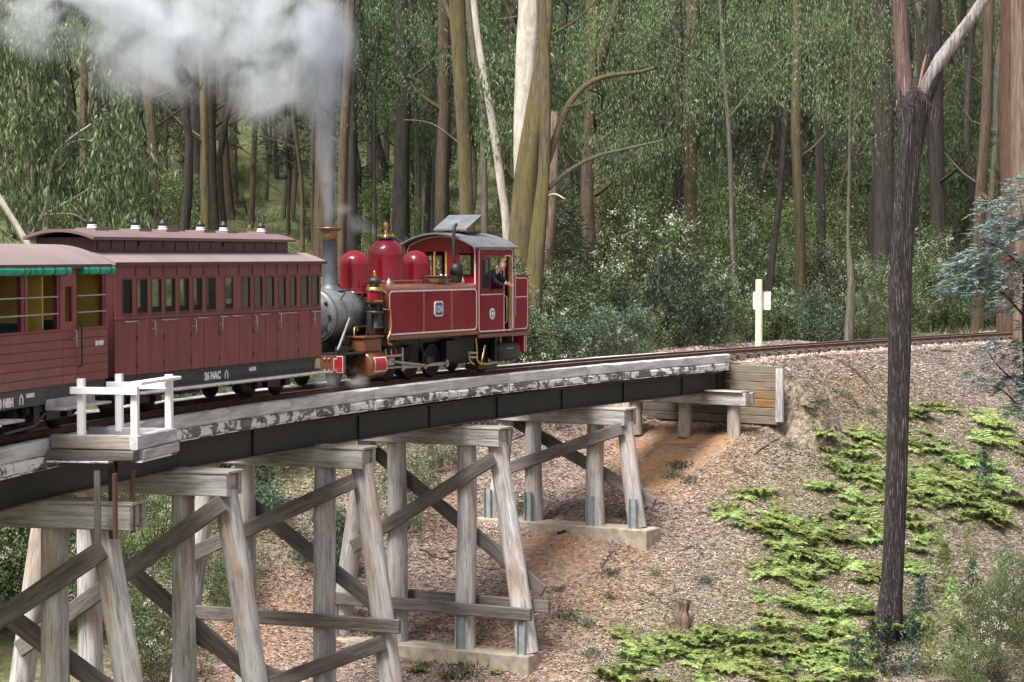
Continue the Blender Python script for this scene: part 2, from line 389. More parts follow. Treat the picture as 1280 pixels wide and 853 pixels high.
def bark(name, light, dark, moss=None, mamt=.5, vs=.5, hs=5, pale=None, char=0):
    t = NT(name); co = t.coord((hs, hs, vs)); n = t.noise(co, 2.2, 6, .68, .8); n2 = t.noise(t.coord((1.5, 1.5, .6)), 1.3, 6, .7); n3 = t.noise(t.coord((hs * 2.2, hs * 2.2, vs)), 3, 4, .7)
    c = t.ramp(n, [(.38, dark), (.60, light)])
    if pale: c = t.mix(t.ramp(n3, [(.56, 0.0), (.64, .85)]), c, pale)
    if moss: c = t.mix(t.math('MULTIPLY', t.ramp(n2, [(.40, 0.0), (.60, 1.0)]), mamt), c, moss)
    c = t.mix(t.math('MULTIPLY', t.orand(), .3), c, mul(dark, .7))
    return t.set(c, .92, bump=t.math('ADD', n, t.math('MULTIPLY', n3, .5)), bstr=1.0, bdist=.05)
B_DARK = bark('dark_furrowed_bark', (.06, .048, .04), (.014, .012, .011))
B_BROWN = bark('brown_bark', (.15, .10, .068), (.05, .034, .025), (.10, .10, .03), .3)
B_GREY = bark('grey_bark', (.21, .185, .15), (.075, .065, .052), (.10, .12, .05), .4)
B_MOSS = bark('mossy_bark', (.17, .13, .085), (.06, .045, .03), (.17, .15, .02), .55)
B_LIMB = bark('mossy_limb_bark', (.12, .09, .06), (.05, .035, .024), (.15, .13, .02), .45)
B_PALE = bark('smooth_pale_bark', (.62, .58, .52), (.44, .39, .33), (.28, .22, .14), .35, vs=.6, hs=2)
B_RED = bark('red_brown_bark', (.13, .075, .052), (.07, .037, .026))
B_STR = bark('stringy_bark', (.30, .215, .16), (.10, .065, .047), None, 0, .25, 7)
B_CHAR = bark('charred_bark', (.030, .021, .023), (.007, .006, .006), None, 0, .32, 9, pale=(.30, .25, .24))
B_FORK = bark('fibrous_red_bark', (.19, .12, .105), (.065, .038, .035), None, 0, .3, 7, pale=(.40, .33, .30))
B_FADE = bark('bleached_bark', (.46, .42, .41), (.12, .10, .10), None, 0, .5, 6)
def groundmat():
    t = NT('forest_floor'); co = t.coord(rnd=False)
    a = t.n('ShaderNodeAttribute', attribute_name='zone'); sep = t.n('ShaderNodeSeparateColor'); t.l(a.outputs['Color'], sep.inputs[0])
    n = t.noise(co, 7, 8, .75); n2 = t.noise(co, 1.1, 5, .6); n3 = t.noise(co, 26, 4, .7)
    c = t.ramp(n, [(.37, (.07, .048, .040)), (.5, (.23, .175, .148)), (.63, (.46, .37, .325))])
    clay = t.ramp(t.math('ADD', t.math('MULTIPLY', n, .6), t.math('MULTIPLY', n3, .4)), [(.35, (.30, .15, .065)), (.65, (.52, .31, .16))])
    f = t.math('MULTIPLY', sep.outputs[0], t.ramp(n2, [(.34, .35), (.5, 1.0)]), clamp=True); c = t.mix(f, c, clay)
    soil = t.ramp(n, [(.34, (.06, .06, .025)), (.5, (.16, .165, .065)), (.66, (.32, .31, .15))]); c = t.mix(sep.outputs[1], c, soil)
    c = t.mix(sep.outputs[2], c, t.ramp(t.math('ADD', t.math('MULTIPLY', n, .5), t.math('MULTIPLY', n2, .5)), [(.36, (.05, .045, .025)), (.5, (.085, .10, .035)), (.64, (.17, .19, .07))]))
    return t.set(c, .95, bump=t.math('ADD', n, t.math('MULTIPLY', n3, .6)), bstr=.9, bdist=.06)
M_GROUND = groundmat()
# ================================================================== SETTING
def lines(lo, hi, a, b, fine, coarse):
    v = list(np.arange(a, b, fine)); g = fine; x = a
    L = []
    while x > lo: g = min(coarse, g * 1.12); x -= g; L.append(x)
    g = fine; x = v[-1]; R = []
    while x < hi: g = min(coarse, g * 1.12); x += g; R.append(x)
    return np.array(L[::-1] + v + R)
gx = lines(-190, 190, -13, 26, .3, 6); gy = lines(-40, 340, 37, 76, .3, 6)
GX, GY = np.meshgrid(gx, gy); X = GX.ravel(); Y = GY.ravel(); S_, P_ = sp(X, Y)
Z = ground(X, Y)
nx, ny = len(gx), len(gy)
ii, jj = np.meshgrid(np.arange(nx - 1), np.arange(ny - 1)); a_ = (jj * nx + ii).ravel()
F_ = np.stack([a_, a_ + 1, a_ + nx + 1, a_ + nx], 1)
def npmesh(name, V, F, mat, parent=None, smooth_=False, n=4):
    me = bpy.data.meshes.new(name); me.vertices.add(len(V)); me.vertices.foreach_set('co', np.asarray(V, np.float32).ravel())
    F = np.asarray(F, np.int32); me.loops.add(F.size); me.loops.foreach_set('vertex_index', F.ravel())
    me.polygons.add(len(F)); me.polygons.foreach_set('loop_start', np.arange(0, F.size, F.shape[1], dtype=np.int32))
    me.polygons.foreach_set('loop_total', np.full(len(F), F.shape[1], np.int32))
    if smooth_: me.polygons.foreach_set('use_smooth', np.ones(len(F), bool))
    me.materials.append(mat); me.update(calc_edges=True)
    o = bpy.data.objects.new(name, me); return link(o, parent)
g_ob = npmesh('ground', np.stack([X, Y, Z], 1), F_, M_GROUND, None, True); tag(g_ob, 'brown leaf-littered bank with bare orange clay and a green hillside beyond', 'ground', kind='structure')
# zones: r = bare clay, g = green/mossy forest soil
clay = np.zeros(len(X)); CLAYS = []
for (px, py, r, k) in ((835, 565, 2.0, 1.0), (815, 590, 1.6, 1.0), (880, 548, 1.4, 1.0), (700, 690, 1.6, .75), (740, 760, 1.4, .6), (600, 790, 2.0, .6), (650, 830, 1.5, .55), (1060, 470, .8, .5), (330, 800, 2, .6), (560, 640, 1.2, .35), (1010, 760, 1.5, .4), (780, 700, 1.2, .5)):
    h = hit(px, py); CLAYS += [(h.x, h.y, r * .75)] if k > .7 else []; clay = np.maximum(clay, k * np.exp(-((X - h.x) ** 2 + (Y - h.y) ** 2 * .5) / (r * r)))
green = smooth(4, 9, -P_); green = np.maximum(green, .6 * smooth(6, -2, S_) * (P_ < 30))
for (px, py, r, k) in ((1060, 640, 2.6, .75), (1180, 580, 3.2, .75), (1000, 770, 2.6, .8), (1150, 760, 3.5, .85), (900, 830, 3, .75), (800, 850, 2, .5)):
    h = hit(px, py); green = np.maximum(green, k * np.exp(-((X - h.x) ** 2 + (Y - h.y) ** 2 * .5) / (r * r)))
ca = g_ob.data.color_attributes.new('zone', 'FLOAT_COLOR', 'POINT')
ca.data.foreach_set('color', np.stack([clay, green, smooth(4, 9, -P_), X * 0 + 1], 1).astype(np.float32).ravel())
# ------------------------------------------------------------------ loose litter, sticks
def litter(n):
    x = RS.uniform(-9, 26, n); y = RS.uniform(40, 76, n); s, p = sp(x, y)
    k = (s > 7) & (p > -14) & (p < 22) & ((np.abs(p) > 1.35) | (s < 30))
    fr = np.abs(x / y) < .26; k &= fr
    for (cx_, cy_, cr_) in CLAYS: k &= ((x - cx_) ** 2 + .5 * (y - cy_) ** 2 > cr_ ** 2) | (RS.rand(n) < .12)
    x, y = x[k], y[k]; z = ground(x, y) + .012; m = len(x)
    a = RS.uniform(0, 2 * pi, m); L = RS.uniform(.03, .085, m); W = RS.uniform(.008, .018, m); tl = RS.uniform(-.35, .35, m); tl2 = RS.uniform(-.5, .5, m)
    big = RS.rand(m) < .06; L[big] *= 2.2; W[big] *= .7
    dx = np.stack([np.cos(a), np.sin(a), tl], 1) * L[:, None]; dy = np.stack([-np.sin(a), np.cos(a), tl2], 1) * W[:, None]
    c = np.stack([x, y, z + np.abs(tl) * L * .8], 1); V = np.stack([c - dx, c - dy, c + dx, c + dy], 1).reshape(-1, 3)
    F = np.arange(m * 4).reshape(-1, 4); return V, F
V, F = litter(430000)
x0_ = RS.uniform(7, 14, 1); V2, F2 = litter(60000); k_ = (V2[::4, 0] > 6) & (V2[::4, 0] < 14) & (V2[::4, 1] > 53) & (V2[::4, 1] < 67); V2 = V2.reshape(-1, 4, 3)[k_].reshape(-1, 3); V = np.concatenate([V, V2]); F = np.arange(len(V)).reshape(-1, 4)
o = npmesh('leaf_litter', V, F, L_LITTER); tag(o, 'dry fallen gum leaves and bark strips strewn over the slope', 'leaf litter', kind='stuff')
def sticks(spots, label, name='fallen_branch', cat='branch', group=None, mat=None):
    for (px, py, L, r, a) in spots:
        h = hit(px, py); M = MB(); pts = []
        for i in range(6):
            t = i / 5 - .5; pts.append((cos(a) * L * t, sin(a) * L * t + .04 * sin(i * 2), .0))
        pts = [(x, y, gz(h.x + x, h.y + y) - h.z + r * .8) for x, y, _ in pts]
        M.tube(pts, [r, r * 1.1, r, r * .9, r * .7, r * .3], 7, jit=.2); o = M.build(name, mat or B_GREY); o.location = h; tag(o, label, cat, group)
sticks([(735, 665, 1.6, .035, .1)], 'dark fallen branch lying beside the uphill concrete footing', mat=B_DARK)
sticks([(1070, 470, 1.2, .04, -.5)], 'short stick on the litter below the far rails', mat=B_BROWN)
sticks([(655, 545, 1.4, .03, 1.0), (700, 555, 1.1, .025, -.8), (590, 690, 1.3, .03, .4), (545, 700, .9, .03, -.4), (1220, 400, 2.2, .05, .3), (1190, 396, 1.8, .04, -.3), (860, 690, .8, .02, .6), (930, 600, .7, .02, -.6), (800, 640, 1.5, .03, .5), (900, 650, 1.2, .025, -.3), (760, 700, 1.0, .02, 1.2), (960, 560, 1.4, .03, .9), (1040, 450, 1.6, .03, .3), (830, 760, 1.1, .02, -.9), (1180, 440, 1.5, .03, .8)], 'thin fallen branch lying in the leaf litter', group='thin fallen branches in the leaf litter', mat=B_BROWN)
# ------------------------------------------------------------------ railway track
trk = thing('railway_track', 'curved narrow gauge railway track with rusty rails crossing the bridge', 'railway track')
def sweep(prof, off, s0, s1, ds):
    ss = np.arange(s0, s1 + 1e-6, ds); vs = []; n = len(prof)
    for s in ss:
        x, y, ph = track(s, 0)
        for (o, z) in prof: vs.append((x + (off + o) * cos(ph), y - (off + o) * sin(ph), z))
    M = MB(); m = len(ss)
    M.add(vs, [(i * n + k, i * n + (k + 1) % n, (i + 1) * n + (k + 1) % n, (i + 1) * n + k) for i in range(m - 1) for k in range(n)])
    M.add(vs[:n], [tuple(range(n))]); M.add(vs[-n:], [tuple(range(n))]); return M
WEB = [(-.055, -.115), (.055, -.115), (.055, -.105), (.01, -.092), (.01, -.03), (.03, -.022), (.03, -.004), (-.03, -.004), (-.03, -.022), (-.01, -.03), (-.01, -.092), (-.055, -.105)]
for sd_ in (.381, -.381):
    r = sweep(WEB, sd_, -20, 88, .8).build('rail', M_RAIL, trk)
    sweep([(-.028, -.004), (.028, -.004), (.022, .002), (-.022, .002)], sd_, -20, 88, .8).build('rail_head', M_RAILTOP, r)
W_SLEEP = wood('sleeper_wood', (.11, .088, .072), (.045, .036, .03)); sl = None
for s in np.arange(-19, 86, .62):
    x, y, ph = track(s)
    if sl is None: sl = timber('sleeper', (-.8, 0, 0), (.8, 0, 0), .2, .12, W_SLEEP, None); sl.parent = trk; o = sl
    else: o = sl.copy(); link(o, trk)
    o.matrix_local = Matrix.Translation((x, y, -.178)) @ Matrix.Rotation(-ph + random.uniform(-.02, .02), 4, 'Z') @ Matrix.Translation((-.8, 0, 0))
bal = []
def ballast(n):
    s = RS.uniform(31.6, 80, n); off = RS.uniform(-1.9, 1.9, n)
    xs = np.interp(s, TR[:, 3], TR[:, 0]); ys = np.interp(s, TR[:, 3], TR[:, 1]); ph = np.interp(s, TR[:, 3], TR[:, 2])
    x = xs + off * np.cos(ph); y = ys - off * np.sin(ph); z = np.maximum(ground(x, y), -.31) + RS.uniform(0, .03, n); r = RS.uniform(.015, .035, n)
    D = np.array([(1, 0, 0), (-1, 0, 0), (0, 1, 0), (0, -1, 0), (0, 0, 1)]); V = (np.stack([x, y, z], 1)[:, None] + D[None] * r[:, None, None] * RS.uniform(.6, 1.3, (n, 5, 1)))
    F = np.array([(0, 2, 4), (2, 1, 4), (1, 3, 4), (3, 0, 4)]); return V.reshape(-1, 3), (np.arange(n)[:, None, None] * 5 + F[None]).reshape(-1, 3)
V, F = ballast(9000); o = npmesh('ballast', V, F, L_LITTER); tag(o, 'small brown ballast stones between and beside the far rails', 'ballast', kind='stuff')
# ================================================================== BRIDGE
SB = [-.4, 4.5, 10.5, 17.1, 23.7, 30.2]         # where the piers stand along the track
br = thing('bridge_deck', 'black girder bridge deck with weathered grey kerb timbers and peeling white edge', 'bridge deck')
def P3(s, off, z): x, y, _ = track(s, off); return Vector((x, y, z))
ends = [-18, -10, -5] + SB + [31.1]
for side in (1, -1):
    for a, b in zip(ends[:-1], ends[1:]):
        zg = -.74 - .1 * float(smooth(2, 10, a)); p0 = P3(a, side * .78, zg); p1 = P3(b, side * .78, -.74 - .1 * float(smooth(2, 10, b))); L = (p1 - p0).length; M = MB()
        M.box(.0, L - .0, -.012, .012, -.25, .25); M.box(.01, L - .01, -.09, .09, .25, .275)
        g = M.build('girder', M_STEEL, br, dirmat(p0, p1)); F2 = MB(); F2.box(.0, L - .0, -.10, .10, -.277, -.2505); F2.build('flange', M_STEELRUST, g)
        k = max(1, int(L / 3.0))
        for i in range(k):
            x = L * (i + .5) / k; K = MB(); K.box(x - .008, x + .008, -.05, .05, -.249, .249); K.build('stiffener', M_STEEL, g)
s = -18.0
while s < 31:
    p0 = P3(s, -.75, -.95); p1 = P3(s, .75, -.95); MB().tube([p0, p1], .03, 6).build('cross_brace', M_STEEL, br); s += 3.1
ke = [-18.0]
while ke[-1] < 29.5: ke.append(ke[-1] + random.uniform(2.6, 4.4))
ke[-1] = 30.9
bolt_m = MB().lathe((0, 0, 0), [(.026, 0), (.026, .02), (.014, .03)], 6, 'z').build('bolt', M_BOLT, None); BOLT = bolt_m.data; bpy.data.objects.remove(bolt_m)
BIG = MB().lathe((0, 0, 0), [(.05, 0), (.05, .008), (.032, .01), (.032, .03), (.015, .04)], 8, 'z').build('bolt', M_BOLT, None); BIGB = BIG.data; bpy.data.objects.remove(BIG)
def bolt(parent, p, nrm, me=None):
    o = bpy.data.objects.new('bolt', me or BOLT); link(o, parent)
    o.matrix_local = parent_inv(parent) @ (Matrix.Translation(p) @ Vector(nrm).to_track_quat('Z', 'Y').to_matrix().to_4x4()); return o
def parent_inv(o): return o.matrix_local.inverted()
R0, R1 = -.95, .52     # refuge platform interrupts the kerb here
for a, b in zip(ke[:-1], ke[1:]):
    for side in (1, -1):
        o = timber('kerb_timber', P3(a + .006, side * 1.0, -.165 + (.006 * random.random())), P3(b - .006, side * 1.0, -.165), .16, .25, W_KERB, br, ch=.02, rough=.012)
        if side == 1:
            t = a + .3
            while t < b: bolt(o, P3(t, 1.0, -.04), (0, 0, 1)); t += .62
    n = 2
    for i in range(n):
        a1 = a + (b - a) * i / n; b1 = a + (b - a) * (i + 1) / n
        timber('edge_timber', P3(a1 + .012, 1.03, -.385), P3(b1 - random.choice([.006, .05, .09]), 1.03, -.385 + random.uniform(-.008, .008)), .15, .185, PEEL, br, ch=.02, rough=.03)
        timber('edge_timber', P3(a1, -1.03, -.385), P3(b1 - .01, -1.03, -.385), .15, .185, PEEL, br)
s = -18
while s < 31:
    timber('transom', P3(s, -1.0, -.36), P3(s, .94, -.36), .22, .2, W_SLEEP, br); s += .62
for a in np.arange(-18, 30.5, 1.6):
    M = MB(); timber('drip_board', P3(a, 1.045, -.488), P3(min(a + 1.595, 30.8), 1.045, -.488), .13, .018, PEEL, br, rough=.004, ch=.002)
# ------------------------------------------------------------------ piers
def pier(s, label, near=1.92, far=2.1, braces=(), girts=(), foot=None, zf=None, low=(), zt=-1.02):
    x, y, ph = track(s); root = thing('trestle_pier', label, 'bridge pier', (x, y, 0), pi / 2 - ph, 'timber trestle piers under the railway bridge')
    bpy.context.view_layer.update()
    for t in (-.24, .24):      # twin cap timbers clamp the post tops; local x along the track, -y to the camera side
        c = timber('cap_beam', (t, far, zt - .24), (t, -near, zt - .24), .15, .385, W_CAP, root)
        if t < 0:
            for yy in (.3, .62, 1.0, 1.5): bolt(c, Vector((t - .07, -near + yy, zt - .15 - .12 * ((yy * 7) % 2 > 1))), (-1, 0, 0), BIGB)
    timber('cap_spacer', (0, -near + .03, zt - .23), (0, -near + .30, zt - .23), .24, .30, W_BOARD, root)
    timber('capping_board', (0, far, zt - .022), (0, -near - .04, zt - .022), .66, .045, W_BOARD, root, ch=.006)
    for yy in (.78, -.78): timber('bearing_block', (-.2, yy - .0, zt + .0), (.2, yy, zt + .0), .3, .03, W_BOARD, root)
    posts = {}
    def grd(yl, t=0): 
        wx = x + sin(ph) * t - cos(ph) * (yl); wy = y + cos(ph) * t + sin(ph) * yl
        return gz(wx, wy)
    for key, y0, rake in (('a', -1.68, 1 / 6.3), ('b', -.92, 0), ('c', .92, 0), ('d', 1.68, 1 / 6.3)):
        zb = (zf if zf is not None else grd(y0) - .25); sg = -1 if y0 < 0 else 1
        yb = y0 + sg * rake * (zt - zb)
        if key in 'ad': ztop = zt - .36
        else: ztop = zt - .06
        y_t = y0 + sg * rake * (zt - ztop)
        rr = random.uniform(.21, .232); posts[key] = (y0, rake * sg, zb, rr)
        po = logpost('post', (0, yb, zb), (0, y_t, ztop), rr + .02, rr - .01, W_GREY, root)
        if foot is not None:
            fx, fz = -rr - .03, zb; K = MB(); K.box(fx - .012, fx + .012, yb - .10, yb + .10, zb, zb + .75); K.box(fx - .09, fx - .012, yb - .10, yb - .085, zb, zb + .75); K.box(fx - .09, fx - .012, yb + .085, yb + .10, zb, zb + .75)
            K.build('steel_channel', M_BLUESTEEL, root)
    def yat(key, z):
        y0, rk, zb, rr = posts[key]; return y0 + rk * (zt - z)
    def brace(t, ya, za, yb_, zb_, w=.31, nm='brace', mat=W_DARK):
        p0 = Vector((t, ya, za)); p1 = Vector((t, yb_, zb_))
        o = timber(nm, p0, p1, .11, w, mat, root, up=Vector((0, 0, 1)), rough=.008)
        d = p1 - p0
        for key in 'abcd':
            y0, rk, zb, rr = posts[key]
            # where the brace crosses the post
            for it in range(1):
                u = np.linspace(0, 1, 60); yy = ya + (yb_ - ya) * u; zz = za + (zb_ - za) * u
                k = int(np.argmin(abs(yy - (y0 + rk * (zt - zz))))); 
                if abs(yy[k] - (y0 + rk * (zt - zz[k]))) < .08 and t < 0:
                    for dd in (-.07, .07): bolt(o, Vector((t - .056, yy[k] + dd, zz[k] + dd * (zb_ - za) / (yb_ - ya))), (-1, 0, 0), BIGB)
        return o
    for (y0, z0, y1, z1, t) in braces: brace(t, y0, z0, y1, z1)
    for (y0, z0, y1, z1, t) in girts: brace(t, y0, z0, y1, z1, .28, 'girt')
    if foot is not None:
        fy0, fy1, top, hgt = foot; K = MB(); K.box(-.42, .36, fy0, fy1, top - hgt, top, ch=.03); K.build('footing', M_CONC, root)
    return root
# E: the uphill pier, D with long footing, C, B, A
def bx(z0, z1, n=-1.95, f=1.95): return None
ZE, ZD = -4.15, -6.28
pier(23.7, 'shortest full trestle pier nearest the abutment, braced by a single X', foot=(-2.6, 2.75, ZE, .75), zf=ZE, zt=-1.13,
     braces=[(-1.85, -1.62, 1.9, -2.95, -.31), (1.85, -1.55, -2.45, -3.55, .31)])
pier(17.1, 'trestle pier with horizontal timber above its long concrete footing', foot=(-2.72, 2.9, ZD, .9), zf=ZD, zt=-1.16,
     braces=[(-1.8, -1.85, 1.95, -4.1, -.31), (1.85, -1.8, -2.75, -4.9, .31)], girts=[(-2.75, -5.35, 2.9, -5.35, -.31), (-2.9, -5.25, 2.9, -5.25, .31)])
pier(10.5, 'trestle pier with two tiers of bracing and a girt between them', zt=-1.09,
     braces=[(-1.75, -1.75, 2.3, -3.55, -.31), (1.85, -1.8, -2.3, -4.55, .26), (-2.4, -4.95, 2.4, -6.9, -.31), (2.4, -5.2, -2.9, -7.3, .31)], girts=[(-2.75, -4.62, 2.6, -4.62, -.31)])
pier(4.5, 'trestle pier with bleached raking post just past the white railed refuge',
     braces=[(-1.85, -1.55, 2.2, -4.35, -.31), (1.9, -1.7, -2.7, -5.1, .26), (-2.6, -5.4, 2.5, -7.6, -.31)], girts=[])
pier(-.4, 'trestle pier below the refuge platform with overhanging cap beam', near=2.3,
     braces=[(-1.85, -1.75, 2.2, -4.4, -.31), (1.9, -1.7, -2.7, -4.7, .26), (-2.5, -5.0, 2.4, -7.2, -.31)], girts=[])
# abutment: cap on short posts, back wall of planks, wing wall
x, y, ph = track(30.2); root = thing('trestle_pier', 'low abutment pier with stub posts in front of the plank wall', 'bridge pier', (x, y, 0), pi / 2 - ph, 'timber trestle piers under the railway bridge')
for t in (-.2, .2): timber('cap_beam', (t, 2.1, -1.25), (t, -2.1, -1.25), .14, .36, W_CAP, root)
timber('cap_spacer', (0, -2.07, -1.25), (0, -1.8, -1.25), .24, .3, W_BOARD, root)
timber('capping_board', (-.1, 1.0, -1.045), (-.1, -2.0, -1.045), .5, .045, W_BOARD, root)
for yy in (-1.6, 0, 1.6): logpost('post', (0, yy, -2.4), (0, yy, -1.25), .19, .19, W_BOARD, root)
x, y, ph = track(31.15); root = thing('wing_wall', 'abutment wall of stacked grey and ochre planks with upright end post', 'retaining wall', (x, y, 0), pi / 2 - ph)
for i in range(7):
    z = -.47 - i * .238; timber('plank', (.06, 2.6, z), (.06, -.93, z), .09, .228, W_SLEEP, root, rough=.01, ch=.01); timber('plank', (.06, -.94, z), (.06, -2.62, z), .09, .228, W_ORANGE if i in (3, 4) else W_PLANK, root, rough=.01, ch=.01)  # inner planks in darker wood: shade under the deck put into their colour
timber('end_post', (-.04, -2.55, -1.92), (-.04, -2.55, -.42), .22, .12, W_GREY, root, up=Vector((1, 0, 0)))
timber('end_post', (-.04, 2.5, -2.1), (-.04, 2.5, -.28), .22, .12, W_GREY, root, up=Vector((1, 0, 0)))
# ------------------------------------------------------------------ refuge platform with white railing
x, y, ph = track(R0); root = thing('refuge_platform', 'small timber refuge platform with white painted railing beside the track', 'platform', (x, y, 0), pi / 2 - ph)
LL = R1 - R0; YO = -2.45; YI = -1.12
timber('end_beam', (.05, YI, -.085), (.05, YO, -.085), .13, .22, W_BOARD, root); timber('end_beam', (LL, YI, -.085), (LL, YO, -.085), .13, .22, W_KERB, root)
timber('side_beam', (-.03, YO - .02, -.08), (LL + .1, YO - .02, -.08), .13, .22, W_KERB, root)
timber('lower_beam', (.0, -.9, -.28), (.0, YO - .04, -.28), .22, .15, W_DARK, root); timber('lower_beam', (.12, YO - .05, -.275), (LL + .1, YO - .05, -.275), .16, .15, W_KERB, root)
timber('drip_board', (-.05, -1, -.375), (-.05, -2.1, -.375), .2, .03, PEEL, root, ch=.003); timber('drip_board', (0, YO - .06, -.365), (LL, YO - .06, -.365), .14, .025, PEEL, root, ch=.003)
for i in range(7):
    yy = YI - .09 - i * .185; timber('deck_plank', (.12, yy, -.165), (LL - .07, yy, -.165), .175, .04, W_KERB, root, ch=.004)
for xx in (.0, .55): timber('bracket', (xx - .15, -1.93, -2.0 + .4), (xx - .15, -1.93, -.5), .06, .10, M_FRAMEK if xx else W_DARK, root, up=Vector((0, 1, 0)))
for xx in (-.3, .38): timber('hanger_plank', (xx, YO + .17, -1.50), (xx, YO + .17, -.52), .05, .12, plain('rusty_hanger', (.13, .06, .045), .8), root, up=Vector((1, 0, 0)))
for i, (px_, py_, h_) in enumerate(((.08, -1.58, .86), (.08, YO, .74), (LL - .02, -1.62, .86), (LL - .0, YO, .86))):
    M = MB(); M.box(px_ - .055, px_ + .055, py_ - .055, py_ + .055, -.04, h_ - .0, ch=.012); M.box(px_ - .053, px_ + .053, py_ - .053, py_ + .053, h_ + .001, h_ + .015, ch=.005); M.build('railing_post', M_WHITE, root)
def wrail(p0, p1, w, h): timber('railing_bar', p0, p1, w, h, M_WHITE, root, rough=.0, ch=.005)
wrail((-.02, -1.45, .70), (-.02, YO - .08, .70), .05, .11); wrail((LL - .11, -1.45, .70), (LL - .11, YO - .1, .70), .05, .11); wrail((-.05, YO - .06, .82), (LL + .12, YO - .06, .82), .20, .05); 
# ------------------------------------------------------------------ lineside post
h = hit(948, 432); h = at(948.5, 434, 67.5); root = thing('lineside_marker', 'rust-streaked white post carrying a black plate and a white plate', 'marker post', (h.x, h.y, -.3), pi / 2 - .65)
t = NT('streaked_post'); n = t.noise(t.coord((30, 30, 1.2)), 1.2, 4); t.set(t.ramp(n, [(.50, (.86, .78, .60)), (.68, (.60, .30, .12))]), .7)
PZ = (432 - 352) * 67.5 / FPX
MB().tube([(0, 0, -.2), (0, 0, PZ + .3)], .115, 12).build('pole', t.m, root)
M = MB(); w, hh = .27, .17
M.prism([(-w - .02, PZ - .05), (w + .02, PZ - .05), (w + .06, PZ + .05), (w + .06, PZ + .22), (w + .02, PZ + .3), (-w - .02, PZ + .3), (-w - .06, PZ + .22), (-w - .06, PZ + .05)], .11, .13, 'x'); M.build('black_plate', M_BLACK, root)
M = MB(); M.prism([(q, r_ + PZ - .36) for q, r_ in rrect(-.34, .30, -.29, .29, .04)], .135, .15, 'x'); M.build('white_plate', plain('grey_white_plate', (.62, .62, .64)), root)
# ================================================================== TRAIN
def vframe(s0, s1):
    a = track(s0); b = track(s1); return (a[0], a[1], 0), pi / 2 - atan2(b[0] - a[0], b[1] - a[1])
TXT = Matrix.Rotation(pi / 2, 4, 'X')
def sidetext(body, x, z, size, mat, root, y, squeeze=1.0, bold=.012): return text(body, size, mat, root, Matrix.Translation((x, y, z)) @ TXT, squeeze=squeeze, bold=bold)
def arcroof(half, z0, rise, thick, x0, x1, n=14):
    up = []; dn = []
    for i in range(n + 1):
        y = -half + 2 * half * i / n; k = 1 - (y / half) ** 2
        up.append((y, z0 + rise * k)); dn.append((y, z0 + rise * k - thick))
    M = MB(); M.prism(up + dn[::-1], x0, x1, 'x', False); return M
def bogie(root, xc, mat=M_BLACK):
    M = MB()
    for sy in (-1, 1):
        M.box(xc - .85, xc + .85, sy * .58 - .04, sy * .58 + .04, .33, .43); M.box(xc - .25, xc + .25, sy * .58 - .08, sy * .58 + .08, .2, .46)
        for dx in (-.6, .6): M.box(xc + dx - .1, xc + dx + .1, sy * .6 - .07, sy * .6 + .05, .2, .45)
    M.box(xc - .2, xc + .2, -.55, .55, .3, .5); b = M.build('bogie_frame', mat, root)
    for dx in (-.6, .6):
        for sy in (-.4, .4):
            W = MB(); W.lathe((xc + dx, sy, .31), [(.06, -.05), (.30, -.045), (.31, .04), (.06, .05)], 20, 'y'); W.build('wheel', M_BLACK, b)
def handle(root, x, z, y, kind='D'):
    M = MB()
    if kind == 'D': M.tube([(x, y, z + .13), (x, y - .05, z + .12), (x, y - .055, z - .12), (x, y, z - .13)], .011, 6); M.tube([(x - .09, y - .03, z), (x + .05, y - .03, z)], .011, 6)
    else: M.tube([(x - .16, y, z), (x - .15, y - .05, z), (x + .15, y - .05, z), (x + .16, y, z)], .013, 6)
    return M.build('grab_handle', M_MET, root)
def ventilator(root, x, y, z):
    M = MB(); M.box(x - .22, x + .22, y - .2, y + .2, z - .03, z + .02); M.build('vent_base', M_ROOF, root)
    v = MB().lathe((x, y, z), [(.085, 0), (.09, .035), (.065, .05), (.08, .06), (.08, .078), (.05, .08)], 14).build('roof_vent', M_PLATE, root)
    MB().lathe((x, y, z), [(.06, .08), (.082, .09), (.08, .14), (.05, .16), (.035, .20)], 14).build('vent_cap', M_BLACK, v)
# ---- enclosed carriage
loc, rz = vframe(4, 13)
root = thing('passenger_carriage', 'enclosed maroon carriage with clerestory roof and fifteen narrow windows, lettered 26 NAC', 'carriage', loc, rz, 'carriages of the train')
X0, X1, YS = -1.83, 5.97, -.98
NEARPX = lambda px: float(np.interp(px, _px, _tx))
_tx = np.linspace(X0 - .5, X1 + .5, 60); _px = []
for t in _tx:
    wx = loc[0] + t * cos(rz) + .98 * sin(rz); wy = loc[1] + t * sin(rz) - .98 * cos(rz); _px.append(640 + FPX * wx / (wy * cos(PITCH) + .6 * sin(PITCH)))
ZB, ZW0, ZW1, ZT = .73, 1.73, 2.37, 2.60
wins = [(153, 165.6), (171, 184.5), (189.3, 202), (206.3, 219.5), (223.8, 236.6), (241.4, 253), (257.7, 270), (281, 291.5), (302, 313), (317.6, 328.3), (332.2, 343), (347.7, 357.6), (362, 371), (376, 386), (389.3, 399)]
wt = [(NEARPX(a), NEARPX(b)) for a, b in wins]
